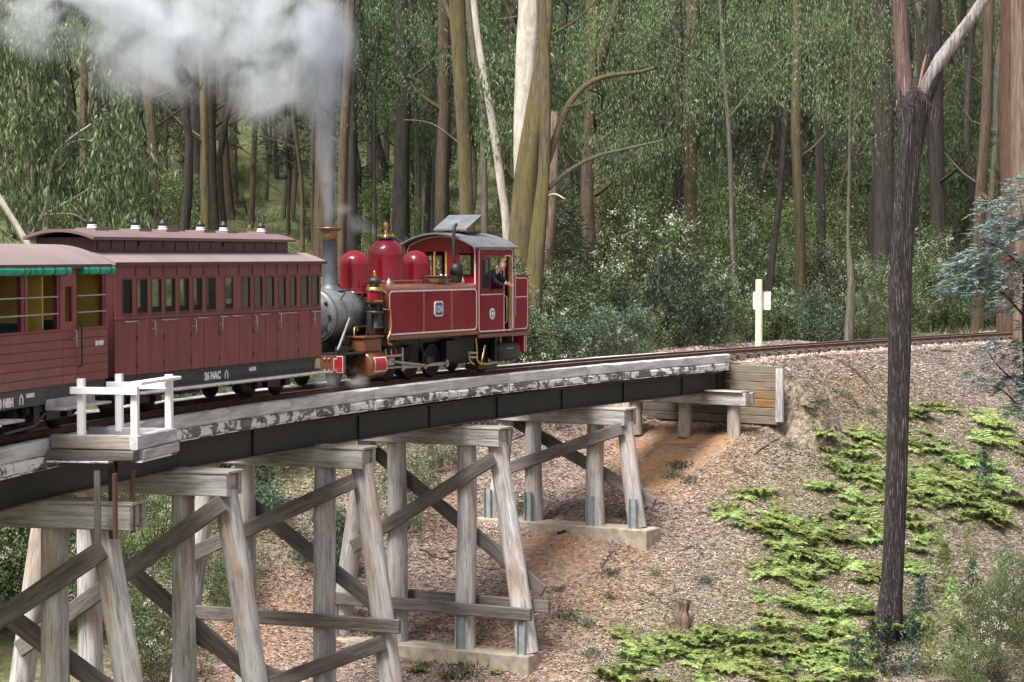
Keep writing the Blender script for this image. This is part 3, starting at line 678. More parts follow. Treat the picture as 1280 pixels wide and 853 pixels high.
def side_with_windows(root, ys, wt, outer=-1, detail=True):
    y0, y1 = (ys, ys + .04) if outer < 0 else (ys - .04, ys)
    M = MB(); M.box(X0, X1, y0, y1, ZW1, ZT); M.build('upper_panel', M_CAR, root)
    edges = [X0] + [v for w in wt for v in w] + [X1]
    for i in range(0, len(edges), 2):
        K = MB(); K.box(edges[i], edges[i + 1], y0 + .001, y1, ZW0, ZW1 - .0005); K.build('window_pillar', M_CAR, root)
    for a, b in wt:
        f = MB(); o = ys + outer * .004
        for q in ((a, a + .022, ZW0, ZW1), (b - .022, b, ZW0, ZW1), (a + .022, b - .022, ZW0, ZW0 + .05), (a + .022, b - .022, ZW1 - .03, ZW1)): f.box(q[0], q[1], min(o, o - outer * .03), max(o, o - outer * .03), q[2], q[3])
        w = f.build('window_frame', M_CARDK if detail else M_CAR, root); g = MB(); yy = ys - outer * .02; g.box(a + .02, b - .02, yy - .003, yy + .003, ZW0 + .04, ZW1 - .02); g.build('pane', M_GLASS, w)
side_with_windows(root, YS, wt); side_with_windows(root, -YS, wt, 1, False)
pl = [X0] + [NEARPX(v) for v in (170.2, 187.5, 204.5, 221.7, 238.5, 254.9, 273.7, 299, 315.9, 331.5, 346.3, 359.5, 372.2, 387)] + [X1]
for a, b in zip(pl[:-1], pl[1:]):
    M = MB(); M.box(a + .006, b - .006, YS - .006 + .004 * random.random(), YS + .03, ZB + .005, ZW0 - .06, ch=.006); M.build('panel', M_CAR, root)
    M = MB(); M.box(b - .014, b + .014, YS - .013, YS, ZW1 + .02, ZT - .03); M.build('batten', M_CAR, root)
M = MB(); M.box(X0, X1, YS - .016, YS + .03, ZW0 - .058, ZW0 - .002, ch=.01); M.build('waist_rail', M_CAR, root)
M = MB(); M.box(X0, X1, -YS - .03, -YS, ZB, ZW0 - .002); M.build('far_panel', M_CAR, root)
M = MB(); M.box(X0 + .03, X1 - .03, YS + .031, YS + .04, ZB, ZW0 - .06); M.box(X0, X1, YS + .001, -YS - .001, ZB - .05, ZB - .002); M.build('floor', M_BLACK, root)
for xx in (X0, X1):
    s_ = -1 if xx == X0 else 1
    for i in range(12):
        yy = YS + .02 + i * (1.92 / 12); M = MB(); M.box(xx - .02 * (s_ > 0) - .02 * (s_ < 0), xx + .02, yy + .002, yy + .158, ZB, ZT - .01 + .0); M.build('end_board', M_CARDK, root)
for px in (190, 241.2, 274.3, 317.2, 347.8, 390): handle(root, NEARPX(px), 1.5, YS - .012)
for px in (162, 207, 213.5, 252, 279, 295, 328, 352, 364, 394, 399.5): handle(root, NEARPX(px), 1.64, YS - .016, 'H')
for t_ in pl[1:-1:2]:
    for zz in (.85, 1.3): 
        M = MB(); M.box(t_ - .012, t_ + .02, YS - .018, YS, zz, zz + .09); M.build('hinge', M_CARDK, root)
# roofs
lo_ = MB(); pr = [(-1.06, 2.585), (-1.06, 2.63), (-.85, 2.72), (-.6, 2.80), (.6, 2.80), (.85, 2.72), (1.06, 2.63), (1.06, 2.585)]; lo_.prism(pr, X0 - .1, X1 + .1, 'x'); lo_.build('lower_roof', M_ROOF, root)
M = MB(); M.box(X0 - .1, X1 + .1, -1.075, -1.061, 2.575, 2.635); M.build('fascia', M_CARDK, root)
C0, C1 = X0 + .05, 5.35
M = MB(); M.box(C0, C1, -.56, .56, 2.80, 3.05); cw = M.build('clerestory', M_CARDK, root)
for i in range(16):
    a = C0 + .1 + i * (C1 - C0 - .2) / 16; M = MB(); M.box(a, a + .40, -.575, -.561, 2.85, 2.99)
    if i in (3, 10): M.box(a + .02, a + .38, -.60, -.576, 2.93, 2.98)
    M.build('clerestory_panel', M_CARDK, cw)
arcroof(.68, 3.06, .13, .05, C0 - .22, C1 + .12).build('upper_roof', plain('maroon_grey_roof', (.17, .105, .105), .7, 0, .12, 1.2), root)
VM = lambda px: float(np.interp(px, [x_ for x_ in _cx], _tc))
_tc = np.linspace(-4, 7, 60); _cx = []
for t in _tc:
    wx = loc[0] + t * cos(rz); wy = loc[1] + t * sin(rz); _cx.append(640 + FPX * wx / wy)
for px in (112.6, 167, 201, 248, 277, 324): ventilator(root, VM(px), -.05, 3.20)
# underframe
M = MB(); M.box(X0 + .02, X1 - .02, YS + .03, YS + .1, .47, .725); sb = M.build('solebar', M_FRAMEK, root)
M = MB(); M.box(X0 + .02, X1 - .02, -YS - .1, -YS - .03, .47, .725); M.box(X0, X0 + .1, -.94, .94, .47, .72); M.box(X1 - .1, X1, -.94, .94, .47, .72); M.build('underframe', M_BLACK, root)
M = MB(); M.box(NEARPX(160), X1 - .05, -1.27, -.96, .415, .45, ch=.008); st = M.build('step_board', M_STEP, root)
M = MB(); M.box(NEARPX(160), X1 - .05, YS - .02, YS + .02, .452, .49); M.build('step_riser', M_FRAMEK, root)
for i in range(5): M = MB(); x_ = X0 + .9 + i * 1.4; M.box(x_ - .02, x_ + .02, -1.2, -.9, .37, .414); M.build('step_bracket', M_BLACK, root)
M = MB(); M.box(X1 - .25, X1 - .05, YS - .004, YS + .03, .5, .70); M.build('end_plate', plain('yellowed_plate', (.45, .40, .28)), root)
sidetext('26 NAC', NEARPX(256.5), .515, .19, M_PLATE, root, YS + .024, .92); sidetext('In 24·08', NEARPX(312.5), .60, .08, M_PLATE, root, YS + .024)
def omega(root, x, z, y):
    M = MB(); pts = [(x - .05, z), (x - .05, z + .1), (x, z + .15), (x + .05, z + .1), (x + .05, z)]; M.strip(pts, .03, y, closed=False); M.build('mark', M_PLATE, root)
omega(root, NEARPX(284), .50, YS + .026)
bogie(root, X0 + 1.35); bogie(root, X1 - 1.45)
M = MB(); M.tube([(-.0, -.5, .30), (1.7, -.5, .30)], .015, 6); M.build('brake_rod', M_BLACK, root); M = MB(); M.box(1.2, 1.9, -.5, .3, .25, .45); M.build('brake_cylinder', M_BLACK, root); M = MB(); M.tube([(X1, 0, .5), (X1 + .4, 0, .5)], .05, 8); M.build('coupling', M_BLACK, root)
# seats inside
for k in range(6):
    xx = X0 + .65 + k * 1.3; M = MB(); M.box(xx - .03, xx + .03, -.9, .9, .75, 1.42); M.box(xx - .4, xx + .4, -.85, .85, 1.05, 1.15); M.build('seat', M_SEAT, root)
# ---- open sided carriage
loc, rz = vframe(-5, 4); X0, X1 = -3.4, 6.13
root = thing('passenger_carriage', 'open sided maroon carriage with rolled green blinds and ochre interior, lettered 20 NBH', 'carriage', loc, rz, 'carriages of the train')
_tx = np.linspace(X0 - .5, X1 + .5, 80); _px = []
for t in _tx:
    wx = loc[0] + t * cos(rz) + .98 * sin(rz); wy = loc[1] + t * sin(rz) - .98 * cos(rz); _px.append(640 + FPX * wx / (wy * cos(PITCH) + .6 * sin(PITCH)))
ZB, ZS, ZT = .765, 1.585, 2.60
d0, d1 = NEARPX(77.5), NEARPX(95.5)
for i in range(6):
    z = ZB + i * .1367
    for a, b in ((X0, d0), (d0 + .008, d1 - .008), (d1, X1)):
        M = MB(); M.box(a, b, YS - .004 + .003 * random.random(), YS + .03, z + .002, z + .1345, ch=.006); M.build('board', M_CAR, root)
M = MB(); M.box(X0, X1, YS + .03, YS + .04, ZB, ZS); M.build('inner_lining', M_CARIN, root)
M = MB(); M.box(X0, d0, YS - .02, YS + .05, ZS, ZS + .035, ch=.008); M.box(d1, X1, YS - .02, YS + .05, ZS, ZS + .035, ch=.008); M.build('waist_rail', M_CAR, root)
M = MB(); M.box(X0, X1, YS, YS + .06, 2.50, ZT); M.build('cant_rail', M_CAR, root)
posts = [(NEARPX(26.5), NEARPX(34.5)), (NEARPX(71.5), NEARPX(77.5)), (NEARPX(128.5), X1)]; st_ = (posts[1][0] + .0) - posts[0][0]
for k in range(1, 4): posts.append((posts[0][0] - 1.45 * k, posts[0][0] - 1.45 * k + .17))
for a, b in posts:
    M = MB(); M.box(a, a + (b - a) * .55, YS + .005, YS + .07, ZS + .03, 2.5); M.build('post', M_CARIN, root)
    M = MB(); M.box(a + (b - a) * .55, b, YS - .004, YS + .06, ZS + .03, 2.5); M.build('post', M_CAR, root)
# door bay: upper panel with a narrow window
wa, wb = NEARPX(81.5), NEARPX(91.5); M = MB(); M.box(d0, d1, YS, YS + .03, 2.27, 2.5); M.box(d0, wa, YS, YS + .03, ZS, 2.27); M.box(wb, d1, YS, YS + .03, ZS, 2.27); M.box(wa, wb, YS, YS + .03, ZS, ZS + .14); dr = M.build('door', M_CAR, root)
M = MB(); M.box(wb - .06, wb - .0, YS + .002, YS + .05, ZS + .14, 2.265); M.build('window_frame', M_CARIN, dr)
M = MB(); M.tube([(d1 + .06, YS, 1.70), (d1 + .06, YS - .06, 1.69), (d1 + .06, YS - .06, 1.02), (d1 + .06, YS, 1.0)], .014, 6); M.build('grab_handle', M_BLACK, root)
handle(root, d1 - .14, 1.46, YS - .01); 
for zz in (2.12, 1.86):
    for a, b in ((X0, posts[1][0]), (d1, X1 - .1)):
        M = MB(); M.tube([(a, YS - .01, zz), (b, YS - .01, zz)], .014, 6); M.build('safety_rail', M_MET, root)
for a, b in ((X0, NEARPX(20)), (NEARPX(20) + .02, NEARPX(40)), (NEARPX(40) + .02, NEARPX(82)), (NEARPX(98.5), NEARPX(140) - .1)):
    M = MB(); n = 14; pts = [(a + (b - a) * i / n, YS - .045, 2.515 + .004 * sin(i * 2.1)) for i in range(n + 1)]; M.tube(pts, [.068 - (.006 if i % 5 == 2 else 0) for i in range(n + 1)], 14); bl = M.build('rolled_blind', M_TEAL, root)
    for i in (2, 7, 12): K = MB(); x_ = a + (b - a) * i / n; K.tube([(x_, YS - .045 + .068 * cos(q), 2.515 + .068 * sin(q)) for q in np.linspace(-.5, 5.2, 12)], .008, 4); K.build('strap', M_BLACK, bl)
M = MB(); M.box(X1 - .05, X1 - .02, -.93, .93, ZB, 2.62); M.build('end_wall', M_YEL, root)
for i in range(13):
    yy = -.98 + i * .1508; M = MB(); M.box(X1 - .02, X1 + .02, yy + .002, yy + .149, ZB, ZT); M.build('end_board', M_CARDK, root)
M = MB(); M.box(X0, X1, .93, .97, ZB, 1.9); M.box(X0, X1, .93, .97, 2.42, ZT); M.build('far_side', M_YEL, root)
for k in range(8): M = MB(); x_ = X0 + .3 + k * 1.3; M.box(x_, x_ + .1, .92, .98, 1.9, 2.42); M.build('post', M_YEL, root)
for xx, hh in ((3.9, 2.6), (1.4, 2.6)):
    M = MB(); M.box(xx - .02, xx + .02, -.9, .9, ZB, hh); M.build('partition', M_YEL, root)
for xx in (-2.4, -1.0, .3, 2.2, 3.2, 4.9):
    M = MB(); M.box(xx - .04, xx + .04, -.85, .85, .8, 1.74, ch=.02); M.box(xx - .42, xx - .04, -.85, .85, 1.12, 1.22, ch=.02); M.build('seat', M_SEAT, root)
arcroof(1.06, 2.60, .33, .05, X0 - .1, X1 + .13).build('roof', M_ROOF, root)
M = MB(); M.box(X0, X1, -1.068, -1.055, 2.545, 2.612); M.build('fascia', M_CARDK, root)
M = MB(); M.box(X0, X1, YS + .05, -YS, 2.585, 2.6); M.box(X0, X1, YS + .04, .93, ZB - .05, ZB); M.build('floor', M_BLACK, root)
M = MB(); M.box(.2, .9, -.2, .3, 2.90, 2.97); M.build('roof_hatch', M_ROOF, root)
ventilator(root, .75, .35, 2.93)
xs0 = NEARPX(58)
M = MB(); M.box(X0 + .02, xs0, YS + .02, YS + .09, .50, .76); M.build('solebar', M_FRAMEK, root)
M = MB(); M.box(xs0 + .01, X1 - .02, YS + .05, YS + .12, .50, .76); M.box(X0, X1, .86, .93, .48, .76); M.box(X1 - .1, X1, -.9, .9, .48, .75); M.build('underframe', M_FRAMEK, root)
M = MB(); M.box(xs0 + .02, NEARPX(119), -1.25, -.93, .40, .435, ch=.006); M.box(xs0 + .02, NEARPX(119), -.96, -.93, .436, .56); M.build('step_board', M_STEP, root)
M = MB(); M.box(X0, NEARPX(8), -1.25, -.93, .34, .375); M.build('step_board', M_STEP, root)
M = MB(); M.tube([(NEARPX(5), -.95, .16), (NEARPX(44), -.95, .19), (NEARPX(57), -.95, .36)], .022, 7); M.tube([(NEARPX(44), -.95, .19), (NEARPX(44), -.95, .48)], .01, 5); M.build('truss_rod', M_FRAMEK, root)
M = MB(); M.box(1.4, 2.4, -.6, .4, .22, .46); M.tube([(0, -.6, .4), (3, -.6, .4)], .03, 6); M.build('brake_gear', M_BLACK, root)
bogie(root, 4.75); bogie(root, -2.0)
sidetext('20 NBH', NEARPX(-4.5), .545, .17, M_PLATE, root, YS + .014, .95); omega(root, NEARPX(26.5), .545, YS + .016); sidetext('In 24D 04', NEARPX(33), .645, .065, M_PLATE, root, YS + .014)
sidetext('20 NBH', NEARPX(118.2), 1.32, .095, M_PLATE, root, YS - .008, 1.0, .008)
M = MB(); M.tube([(X1, .0, .5), (X1 + .45, 0, .5)], .05, 8); M.tube([(X1, -.3, .6), (X1 + .15, -.3, .3), (X1 + .35, -.3, .25), (X1 + .5, -.3, .55)], .025, 7); M.build('coupling', M_BLACK, root)
# ------------------------------------------------------------------ locomotive
loc, rz = vframe(14, 22)
root = thing('steam_locomotive', 'crimson narrow gauge tank locomotive with three domes and cab, numbered 12A', 'locomotive', loc, rz)
def both(fn):
    for sg in (-1, 1): fn(sg)
# frames and running gear
M = MB(); M.box(-2.2, 5.6, -.33, -.28, .28, .9); M.box(-2.2, 5.6, .28, .33, .28, .9); M.box(-1.2, 3.3, -.28, .28, .5, 1.0); M.build('frame', M_BLACK, root)
bb = MB(); bb.box(-2.35, -2.25, -.95, .95, .30, .68, ch=.01); bb = bb.build('buffer_beam', M_BROWN, root)
K = MB(); K.prism([(-.93, .33), (-.93, .65), (-.80, .65), (-.80, .60), (-.73, .60), (-.73, .38), (-.80, .38), (-.80, .33)], -2.362, -2.351, 'x'); K.build('red_panel', M_RED, bb)
K = MB(); K.prism([(-.945, .315), (-.945, .665), (-.79, .665), (-.79, .615), (-.715, .615), (-.715, .365), (-.79, .365), (-.79, .315)], -2.3585, -2.3505, 'x'); K.build('white_lining', M_LINE, bb)
for yy in (-.6, -.5, .5, .6): bolt(bb, Vector((-2.352, yy, .60)), (-1, 0, 0)); bolt(bb, Vector((-2.352, yy, .36)), (-1, 0, 0))
M = MB(); M.box(-2.35, -1.2, -.95, .95, .682, .72); M.build('front_platform', M_BLACK, root)
def cyl(sg):
    yc = sg * .83
    M = MB().lathe((0, yc, .43), [(.02, -1.47), (.24, -1.47), (.28, -1.45), (.285, -1.42), (.285, -.80), (.26, -.78), (.25, -.74), (.1, -.72)], 24, 'x'); c = M.build('cylinder', M_BROWN, root)
    MB().lathe((0, yc, .43), [(.02, -1.50), (.03, -1.475), (.03, -1.46)], 8, 'x').build('cover_nut', M_BRASS, c)
    # painted red panel wrapped on the outer face
    def wrap(r, a0, a1, x0, x1, nm, mt):
        K = MB(); n = 8; P = [a0 + (a1 - a0) * i / n for i in range(n + 1)]
        vs = [(x_, yc + sg * r * cos(a), .43 + r * sin(a)) for x_ in (x0, x1) for a in P]; K.add(vs, [(i, i + 1, n + 2 + i, n + 1 + i) for i in range(n)], True); K.build(nm, mt, c, fix=False)
    wrap(.288, -.50, .62, -1.36, -.86, 'white_lining', M_LINE); wrap(.291, -.42, .54, -1.33, -.89, 'red_panel', M_RED)
    K = MB(); K.box(-1.50, -.78, min(sg * .52, sg * .93), max(sg * .52, sg * .93), .70, 1.0, ch=.03); sc = K.build('steam_chest', M_BROWN, root)
    K = MB(); K.box(-1.54, -.74, min(sg * .50, sg * .96), max(sg * .50, sg * .96), 1.002, 1.05, ch=.01); K.build('chest_lid', M_BROWN, sc)
both(cyl)
for t_, r_, sp_ in ((-1.85, .27, 0), (.25, .38, 1), (1.22, .38, 1), (2.2, .38, 1), (4.6, .30, 0)):
    for sg in (-1, 1):
        W = MB(); yy = sg * .40; a = [(r_ * .86, -.05), (r_, -.05), (r_ + .02, sg * -.05), (r_, .05), (r_ * .86, .05)]
        W.lathe((t_, yy, r_), [(r_ * .86, -.045), (r_, -.045), (r_, .045), (r_ * .86, .045), (r_ * .86, -.045)], 28, 'y'); w = W.build('wheel', M_BLACK, root)
        H = MB(); H.lathe((t_, yy, r_), [(.09, -.06), (.09, .06)], 12, 'y'); 
        for k in range(8): q = k * pi / 4; H.tube([(t_ + .07 * cos(q), yy, r_ + .07 * sin(q)), (t_ + r_ * .88 * cos(q), yy, r_ + r_ * .88 * sin(q))], .02, 5)
        if sp_: H.prism([(t_ + r_ * .8 * cos(q) , r_ + r_ * .8 * sin(q)) for q in np.linspace(-.6, 1.0, 7)], yy - .03, yy + .03, 'y')
        H.build('spoke_centre', M_BLACK, w)
def rods(sg):
    y = sg * .74; a = radians(-30); cr = .15; px_, pz = cr * cos(a), .38 + cr * sin(a)
    M = MB(); M.box(.25 + px_, 2.2 + px_, y - .015, y + .015, pz - .04, pz + .04, ch=.01); M.build('coupling_rod', M_MET, root)
    for t_ in (.25, 1.22, 2.2): MB().lathe((t_ + px_, y, pz), [(.085, -.035), (.085, .035), (.05, .05), (.05, -.05)], 14, 'y').build('crank_pin', M_MET, root)
    M = MB(); M.tube([(-.05, y - sg * .0 + sg * .05, .45), (1.22 + px_, y + sg * .06, pz)], .032, 8); M.build('connecting_rod', M_MET, root)
    M = MB(); M.box(-.75, .35, y + sg * .02 - .02, y + sg * .02 + .04, .55, .60); M.box(-.75, .35, y + sg * .02 - .02, y + sg * .02 + .04, .30, .34); M.box(.30, .36, y - .05, y + .09, .28, .74); M.build('slide_bars', M_MET, root)
    M = MB(); M.box(-.22, .02, y - .04, y + .12, .36, .54, ch=.02); M.tube([(-.75, y + .02, .44), (-.2, y + .02, .44)], .022, 8); M.build('crosshead', M_MET, root)
    M = MB(); M.lathe((1.22 + px_, y + sg * .1, pz + .12), [(.03, -.02), (.10, -.02), (.10, .02), (.03, .02)], 12, 'y'); M.tube([(1.3, y + sg * .06, pz + .1), (1.1, y, .95), (.9, y, 1.0)], .02, 6); M.build('valve_gear', M_BLACK, root)
    M = MB(); M.box(.28, 3.2, sg * .6 - .03, sg * .6 + .03, .86, .93); M.box(2.6, 3.3, sg * .5 - .1, sg * .5 + .1, .3, .8); M.box(-.5, 2.5, sg * .35 - .1, sg * .35 + .1, .8, 1.0); M.build('valance', M_BLACK, root)
both(rods)
for i, x_ in enumerate((-.66, -.45, -.22, -.02)): MB().lathe((x_, -.82, .60), [(.022, 0), (.03, .04), (.018, .09), (.012, .13)], 8).build('oil_cup', M_BRASS if i < 3 else M_RED, root)
# boiler, smokebox
BZ = 1.48
sbx = MB().lathe((0, 0, BZ), [(.05, -2.13), (.42, -2.10), (.50, -2.06), (.565, -2.05), (.565, -.98)], 40, 'x').build('smokebox', M_SMOKE, root)
MB().lathe((0, 0, BZ), [(.585, -2.04), (.585, -1.97)], 40, 'x').build('smokebox_ring', M_SMOKE, sbx)
d = MB().lathe((0, 0, BZ), [(.02, -2.20), (.15, -2.19), (.38, -2.14), (.44, -2.10)], 32, 'x').build('smokebox_door', M_CHIM, sbx)
MB().lathe((0, 0, BZ), [(.04, -2.27), (.04, -2.18)], 10, 'x').build('door_handle', M_MET, d)
for q in np.arange(0, 2 * pi, pi / 5): K = MB(); K.box(-2.135, -2.10, .46 * cos(q) - .03, .46 * cos(q) + .03, BZ + .46 * sin(q) - .03, BZ + .46 * sin(q) + .03); K.build('door_clamp', M_BLACK, d)
for x_ in (-1.62, -1.3): MB().lathe((0, 0, BZ), [(.569, x_), (.569, x_ + .02)], 40, 'x').build('rivet_band', M_CHIM, sbx)
blr = MB().lathe((0, 0, BZ), [(.50, -.98), (.50, 3.4)], 40, 'x').build('boiler', M_BLACK, root)
for x_ in (-.85, -.5): MB().lathe((0, 0, BZ), [(.515, x_), (.515, x_ + .05)], 40, 'x').build('boiler_band', M_CHIM, blr)
M = MB(); M.box(-1.9, -1.1, -.35, .35, .7, 1.1); M.build('saddle', M_BLACK, root)
ch = MB().lathe((-1.36, 0, 0), [(.30, 1.98), (.20, 2.06), (.165, 2.14), (.155, 3.06), (.165, 3.07)], 28).build('chimney', M_CHIM, root)
MB().lathe((-1.36, 0, 0), [(.160, 3.10), (.168, 3.13), (.172, 3.2), (.165, 3.22), (.19, 3.27)], 28).build('copper_cap', plain('dull_copper', (.34, .20, .10), .4, .8), ch)
MB().lathe((-1.36, 0, 0), [(.19, 3.27), (.26, 3.31), (.265, 3.345), (.15, 3.35), (.14, 3.2)], 28).build('chimney_rim', M_BROWN, ch)
def dome(x, r, z1, name, zb=1.93):
    h = z1 - zb; pr = [(r * 1.18, zb), (r * 1.04, zb + .06), (r, zb + .12)]; ze = z1 - r * .95
    pr += [(r, ze)] + [(r * cos(a), ze + r * .95 * sin(a)) for a in np.linspace(.15, pi / 2 - .02, 10)]
    return MB().lathe((x, 0, 0), pr, 36).build(name, M_LOCO, root)
dome(-.38, .335, 2.86, 'sand_dome'); dome(2.24, .335, 2.86, 'sand_dome'); sdm = dome(.93, .40, 3.13, 'steam_dome', 1.95)
MB().lathe((.93, 0, 0), [(.20, 3.11), (.20, 3.15), (.15, 3.155)], 20).build('valve_base', M_BLACK, sdm)
for k in range(8): q = k * pi / 4; MB().lathe((.93 + .17 * cos(q), .17 * sin(q), 0), [(.022, 3.155), (.03, 3.19), (.014, 3.21), (.02, 3.23)], 8).build('valve_stud', M_BRASS, sdm)
MB().lathe((.93, 0, 0), [(.07, 3.155), (.05, 3.2), (.03, 3.22), (.05, 3.25), (.03, 3.28), (.025, 3.32)], 14).build('safety_valve', M_BRASS, sdm)
MB().lathe((.93, 0, 0), [(.045, 3.32), (.055, 3.34), (.055, 3.46), (.045, 3.48)], 14).build('whistle', M_COPPER, sdm)
# tanks
TX0, TX1 = -.56, 3.42
def tank(sg):
    yo, yi = sg * .95, sg * .42; a, b = min(yo, yi), max(yo, yi)
    pf = [(yi, 1.02), (yo, 1.02), (yo, 2.00)] + [(yo - sg * .14 * (1 - cos(q)), 2.0 + .12 * sin(q)) for q in np.linspace(.3, pi / 2, 5)] + [(yi, 2.13)]
    M = MB(); M.prism(pf, TX0, TX1, 'x'); tk = M.build('side_tank', M_BROWN, root)
    for i, (x0, x1) in enumerate(((TX0 + .03, .95), (.954, 2.2), (2.204, TX1 - .02))):
        K = MB(); K.box(x0, x1, min(yo, yo + sg * .012), max(yo, yo + sg * .012), 1.03, 1.985); K.build('tank_panel', M_LOCO, tk)
    if sg < 0:
        for x_ in (.93, .975, 2.18, 2.225):
            for k in range(20): o = bpy.data.objects.new('rivet', RIV); link(o, tk); o.matrix_local = Matrix.Translation((x_, yo - .012, 1.08 + k * .046)) @ Matrix.Rotation(pi / 2, 4, 'X')
    K = MB(); K.strip(rrect(TX0 + .05, TX1 - .05, 1.05, 1.975, .1), .032, yo + sg * .012 if sg < 0 else yo + .012, t=.004 if sg < 0 else -.004); K.build('white_lining', M_LINE, tk)
    K = MB(); K.box(TX0 - .02, TX1 + .02, min(sg * .93, sg * .985), max(sg * .93, sg * .985), .93, .99, ch=.01); K.build('tank_base', M_BROWN, tk)
    K = MB(); K.box(TX0 - .02, TX1 + .02, min(sg * .93, sg * .97), max(sg * .93, sg * .97), .992, 1.018); K.build('tank_moulding', M_LINE if False else M_BROWN, tk)
rv = MB().lathe((0, 0, 0), [(.008, 0), (.006, .005)], 5).build('rivet', M_LINE, None); RIV = rv.data; bpy.data.objects.remove(rv)
both(tank)
M = MB(); M.box(TX0 - .02, TX1, -.968, -.955, .996, 1.008); M.build('gold_line', M_LINE, root)
# number plate
M = MB(); pf = [(1.40, 1.44), (1.40, 1.68), (1.45, 1.73), (1.73, 1.73), (1.78, 1.68), (1.78, 1.44), (1.73, 1.39), (1.45, 1.39)]; M.prism(pf, -.985, -.963, 'y'); npl = M.build('number_plate', M_PLATE, root)
M = MB(); M.prism([(1.59 + (a - 1.59) * .84, 1.56 + (b - 1.56) * .82) for a, b in pf], -.989, -.9855, 'y'); M.build('blue_field', M_BLUE, npl)
text('12A', .21, M_PLATE, npl, Matrix.Translation((1.435, -.993, 1.485)) @ TXT, squeeze=.86, bold=.002)
M = MB(); M.box(1.47, 1.72, -.985, -.965, 1.355, 1.385); M.build('plate_shadow_strip', M_BLACK, npl)  # black strip standing in for the shadow under the number plate
# pipes, rails, fittings on top of the tank
M = MB(); M.tube([(-.3, -.62, 2.19), (3.3, -.62, 2.19)], .02, 7); M.build('handrail', M_COPPER, root)
for x_ in (.2, 1.4, 2.6, 3.25): MB().lathe((x_, -.62, 2.1), [(.02, 0), (.015, .09)], 6).build('rail_post', M_BRASS, root)
M = MB(); M.box(1.75, 2.15, -.88, -.55, 2.13, 2.27, ch=.02); M.box(1.72, 2.18, -.90, -.53, 2.272, 2.295, ch=.005); M.build('toolbox', plain('worn_toolbox', (.13, .08, .055)), root)
for x_, y_, r_ in ((-.1, -.7, .07), (2.9, -.6, .05), (3.1, -.75, .045)): MB().lathe((x_, y_, 2.12), [(r_, 0), (r_, .05), (r_ * .5, .08), (r_ * .4, .14)], 12).build('tank_filler', M_MET, root)
M = MB(); M.tube([(-2.0, -.61, 2.0), (-1.2, -.61, 2.02), (-.55, -.58, 2.0)], .015, 6); M.tube([(-1.75, -.50, 1.8), (-1.7, -.6, 1.98)], .015, 5); M.tube([(-1.0, -.50, 1.8), (-.95, -.6, 1.98)], .015, 5); M.build('boiler_handrail', M_BLACK, root)
M = MB(); M.tube([(-2.25, -.75, .78), (-1.55, -.60, 1.42)], .028, 7); M.build('support_stay', M_MET, root)
M = MB(); M.tube([(-1.42, -.62, .95), (-1.38, -.62, 1.22), (-1.3, -.62, 1.24), (-.8, -.62, 1.24), (-.68, -.62, 1.4), (-.66, -.6, 1.9)], .018, 7); M.tube([(-1.25, -.6, 1.22), (-1.25, -.6, 1.15)], .03, 7); M.build('brass_pipe', M_BRASS, root)
M = MB(); M.tube([(-1.05, -.7, 1.05), (-1.0, -.72, 1.35), (-.9, -.72, 1.7)], .016, 6); M.build('steam_pipe', M_BLACK, root)
M = MB(); M.tube([(-1.9, -.55, .8), (-1.75, -.6, .95), (-1.5, -.6, .95), (-1.4, -.62, .78), (-1.6, -.7, .76), (-2.1, -.7, .8)], .04, 8); M.lathe((-1.75, -.6, .95), [(.11, -.05), (.14, 0), (.11, .05)], 14, 'y'); M.box(-2.2, -1.9, -.8, -.65, .72, .85); M.build('steam_trap', M_BLACK, root)
M = MB(); M.tube([(-2.0, .5, .8), (-1.9, .6, 1.2), (-1.3, .6, 1.3)], .03, 7); M.box(-2.0, -1.4, .4, .7, .72, 1.0); M.build('lubricator', M_BLACK, root)
# air pump
ap = MB().lathe((-.86, -.80, 0), [(.19, 1.20), (.19, 1.24), (.155, 1.25), (.155, 1.50), (.19, 1.51), (.19, 1.56), (.08, 1.57), (.08, 1.70), (.19, 1.71), (.19, 1.76)], 20).build('air_pump', M_BLACK, root)
MB().lathe((-.86, -.80, 0), [(.18, 1.76), (.185, 1.80)], 20).build('brass_ring', M_BRASS, ap); MB().lathe((-.86, -.80, 0), [(.165, 1.80), (.165, 1.99)], 20).build('pump_jacket', M_LOCO, ap)
MB().lathe((-.86, -.80, 0), [(.185, 1.99), (.19, 2.06), (.15, 2.08)], 20).build('brass_ring', M_BRASS, ap); MB().lathe((-.86, -.80, 0), [(.1, 2.08), (.1, 2.14), (.14, 2.16), (.14, 2.24), (.07, 2.28)], 14).build('pump_head', M_BLACK, ap)
MB().lathe((-.86, -.80, 0), [(.03, 2.28), (.05, 2.32), (.02, 2.36), (.03, 2.39), (.01, 2.42)], 10).build('oiler', M_BRASS, ap)
for k in range(6): q = k * pi / 3; MB().tube([(-.86 + .165 * cos(q), -.8 + .165 * sin(q), 1.24), (-.86 + .165 * cos(q), -.8 + .165 * sin(q), 1.72)], .016, 6).build('tie_rod', M_BLACK, ap)
M = MB(); M.lathe((-1.1, -.82, 0), [(.06, 1.1), (.06, 1.55)], 10); M.lathe((-.62, -.9, 0), [(.05, 1.1), (.05, 1.5)], 10); M.tube([(-1.1, -.8, 1.5), (-.9, -.8, 1.5)], .02, 6); M.build('pump_valves', M_BLACK, ap)
M = MB(); M.tube([(-.62, -.86, 1.60), (-.52, -.98, 1.58), (-.5, -.99, 1.2), (-.58, -1.0, 1.05), (-.66, -1.0, .98), (-.64, -1.0, .86), (-.5, -1.0, .84)], .026, 8); M.build('copper_pipe', M_COPPER, root)
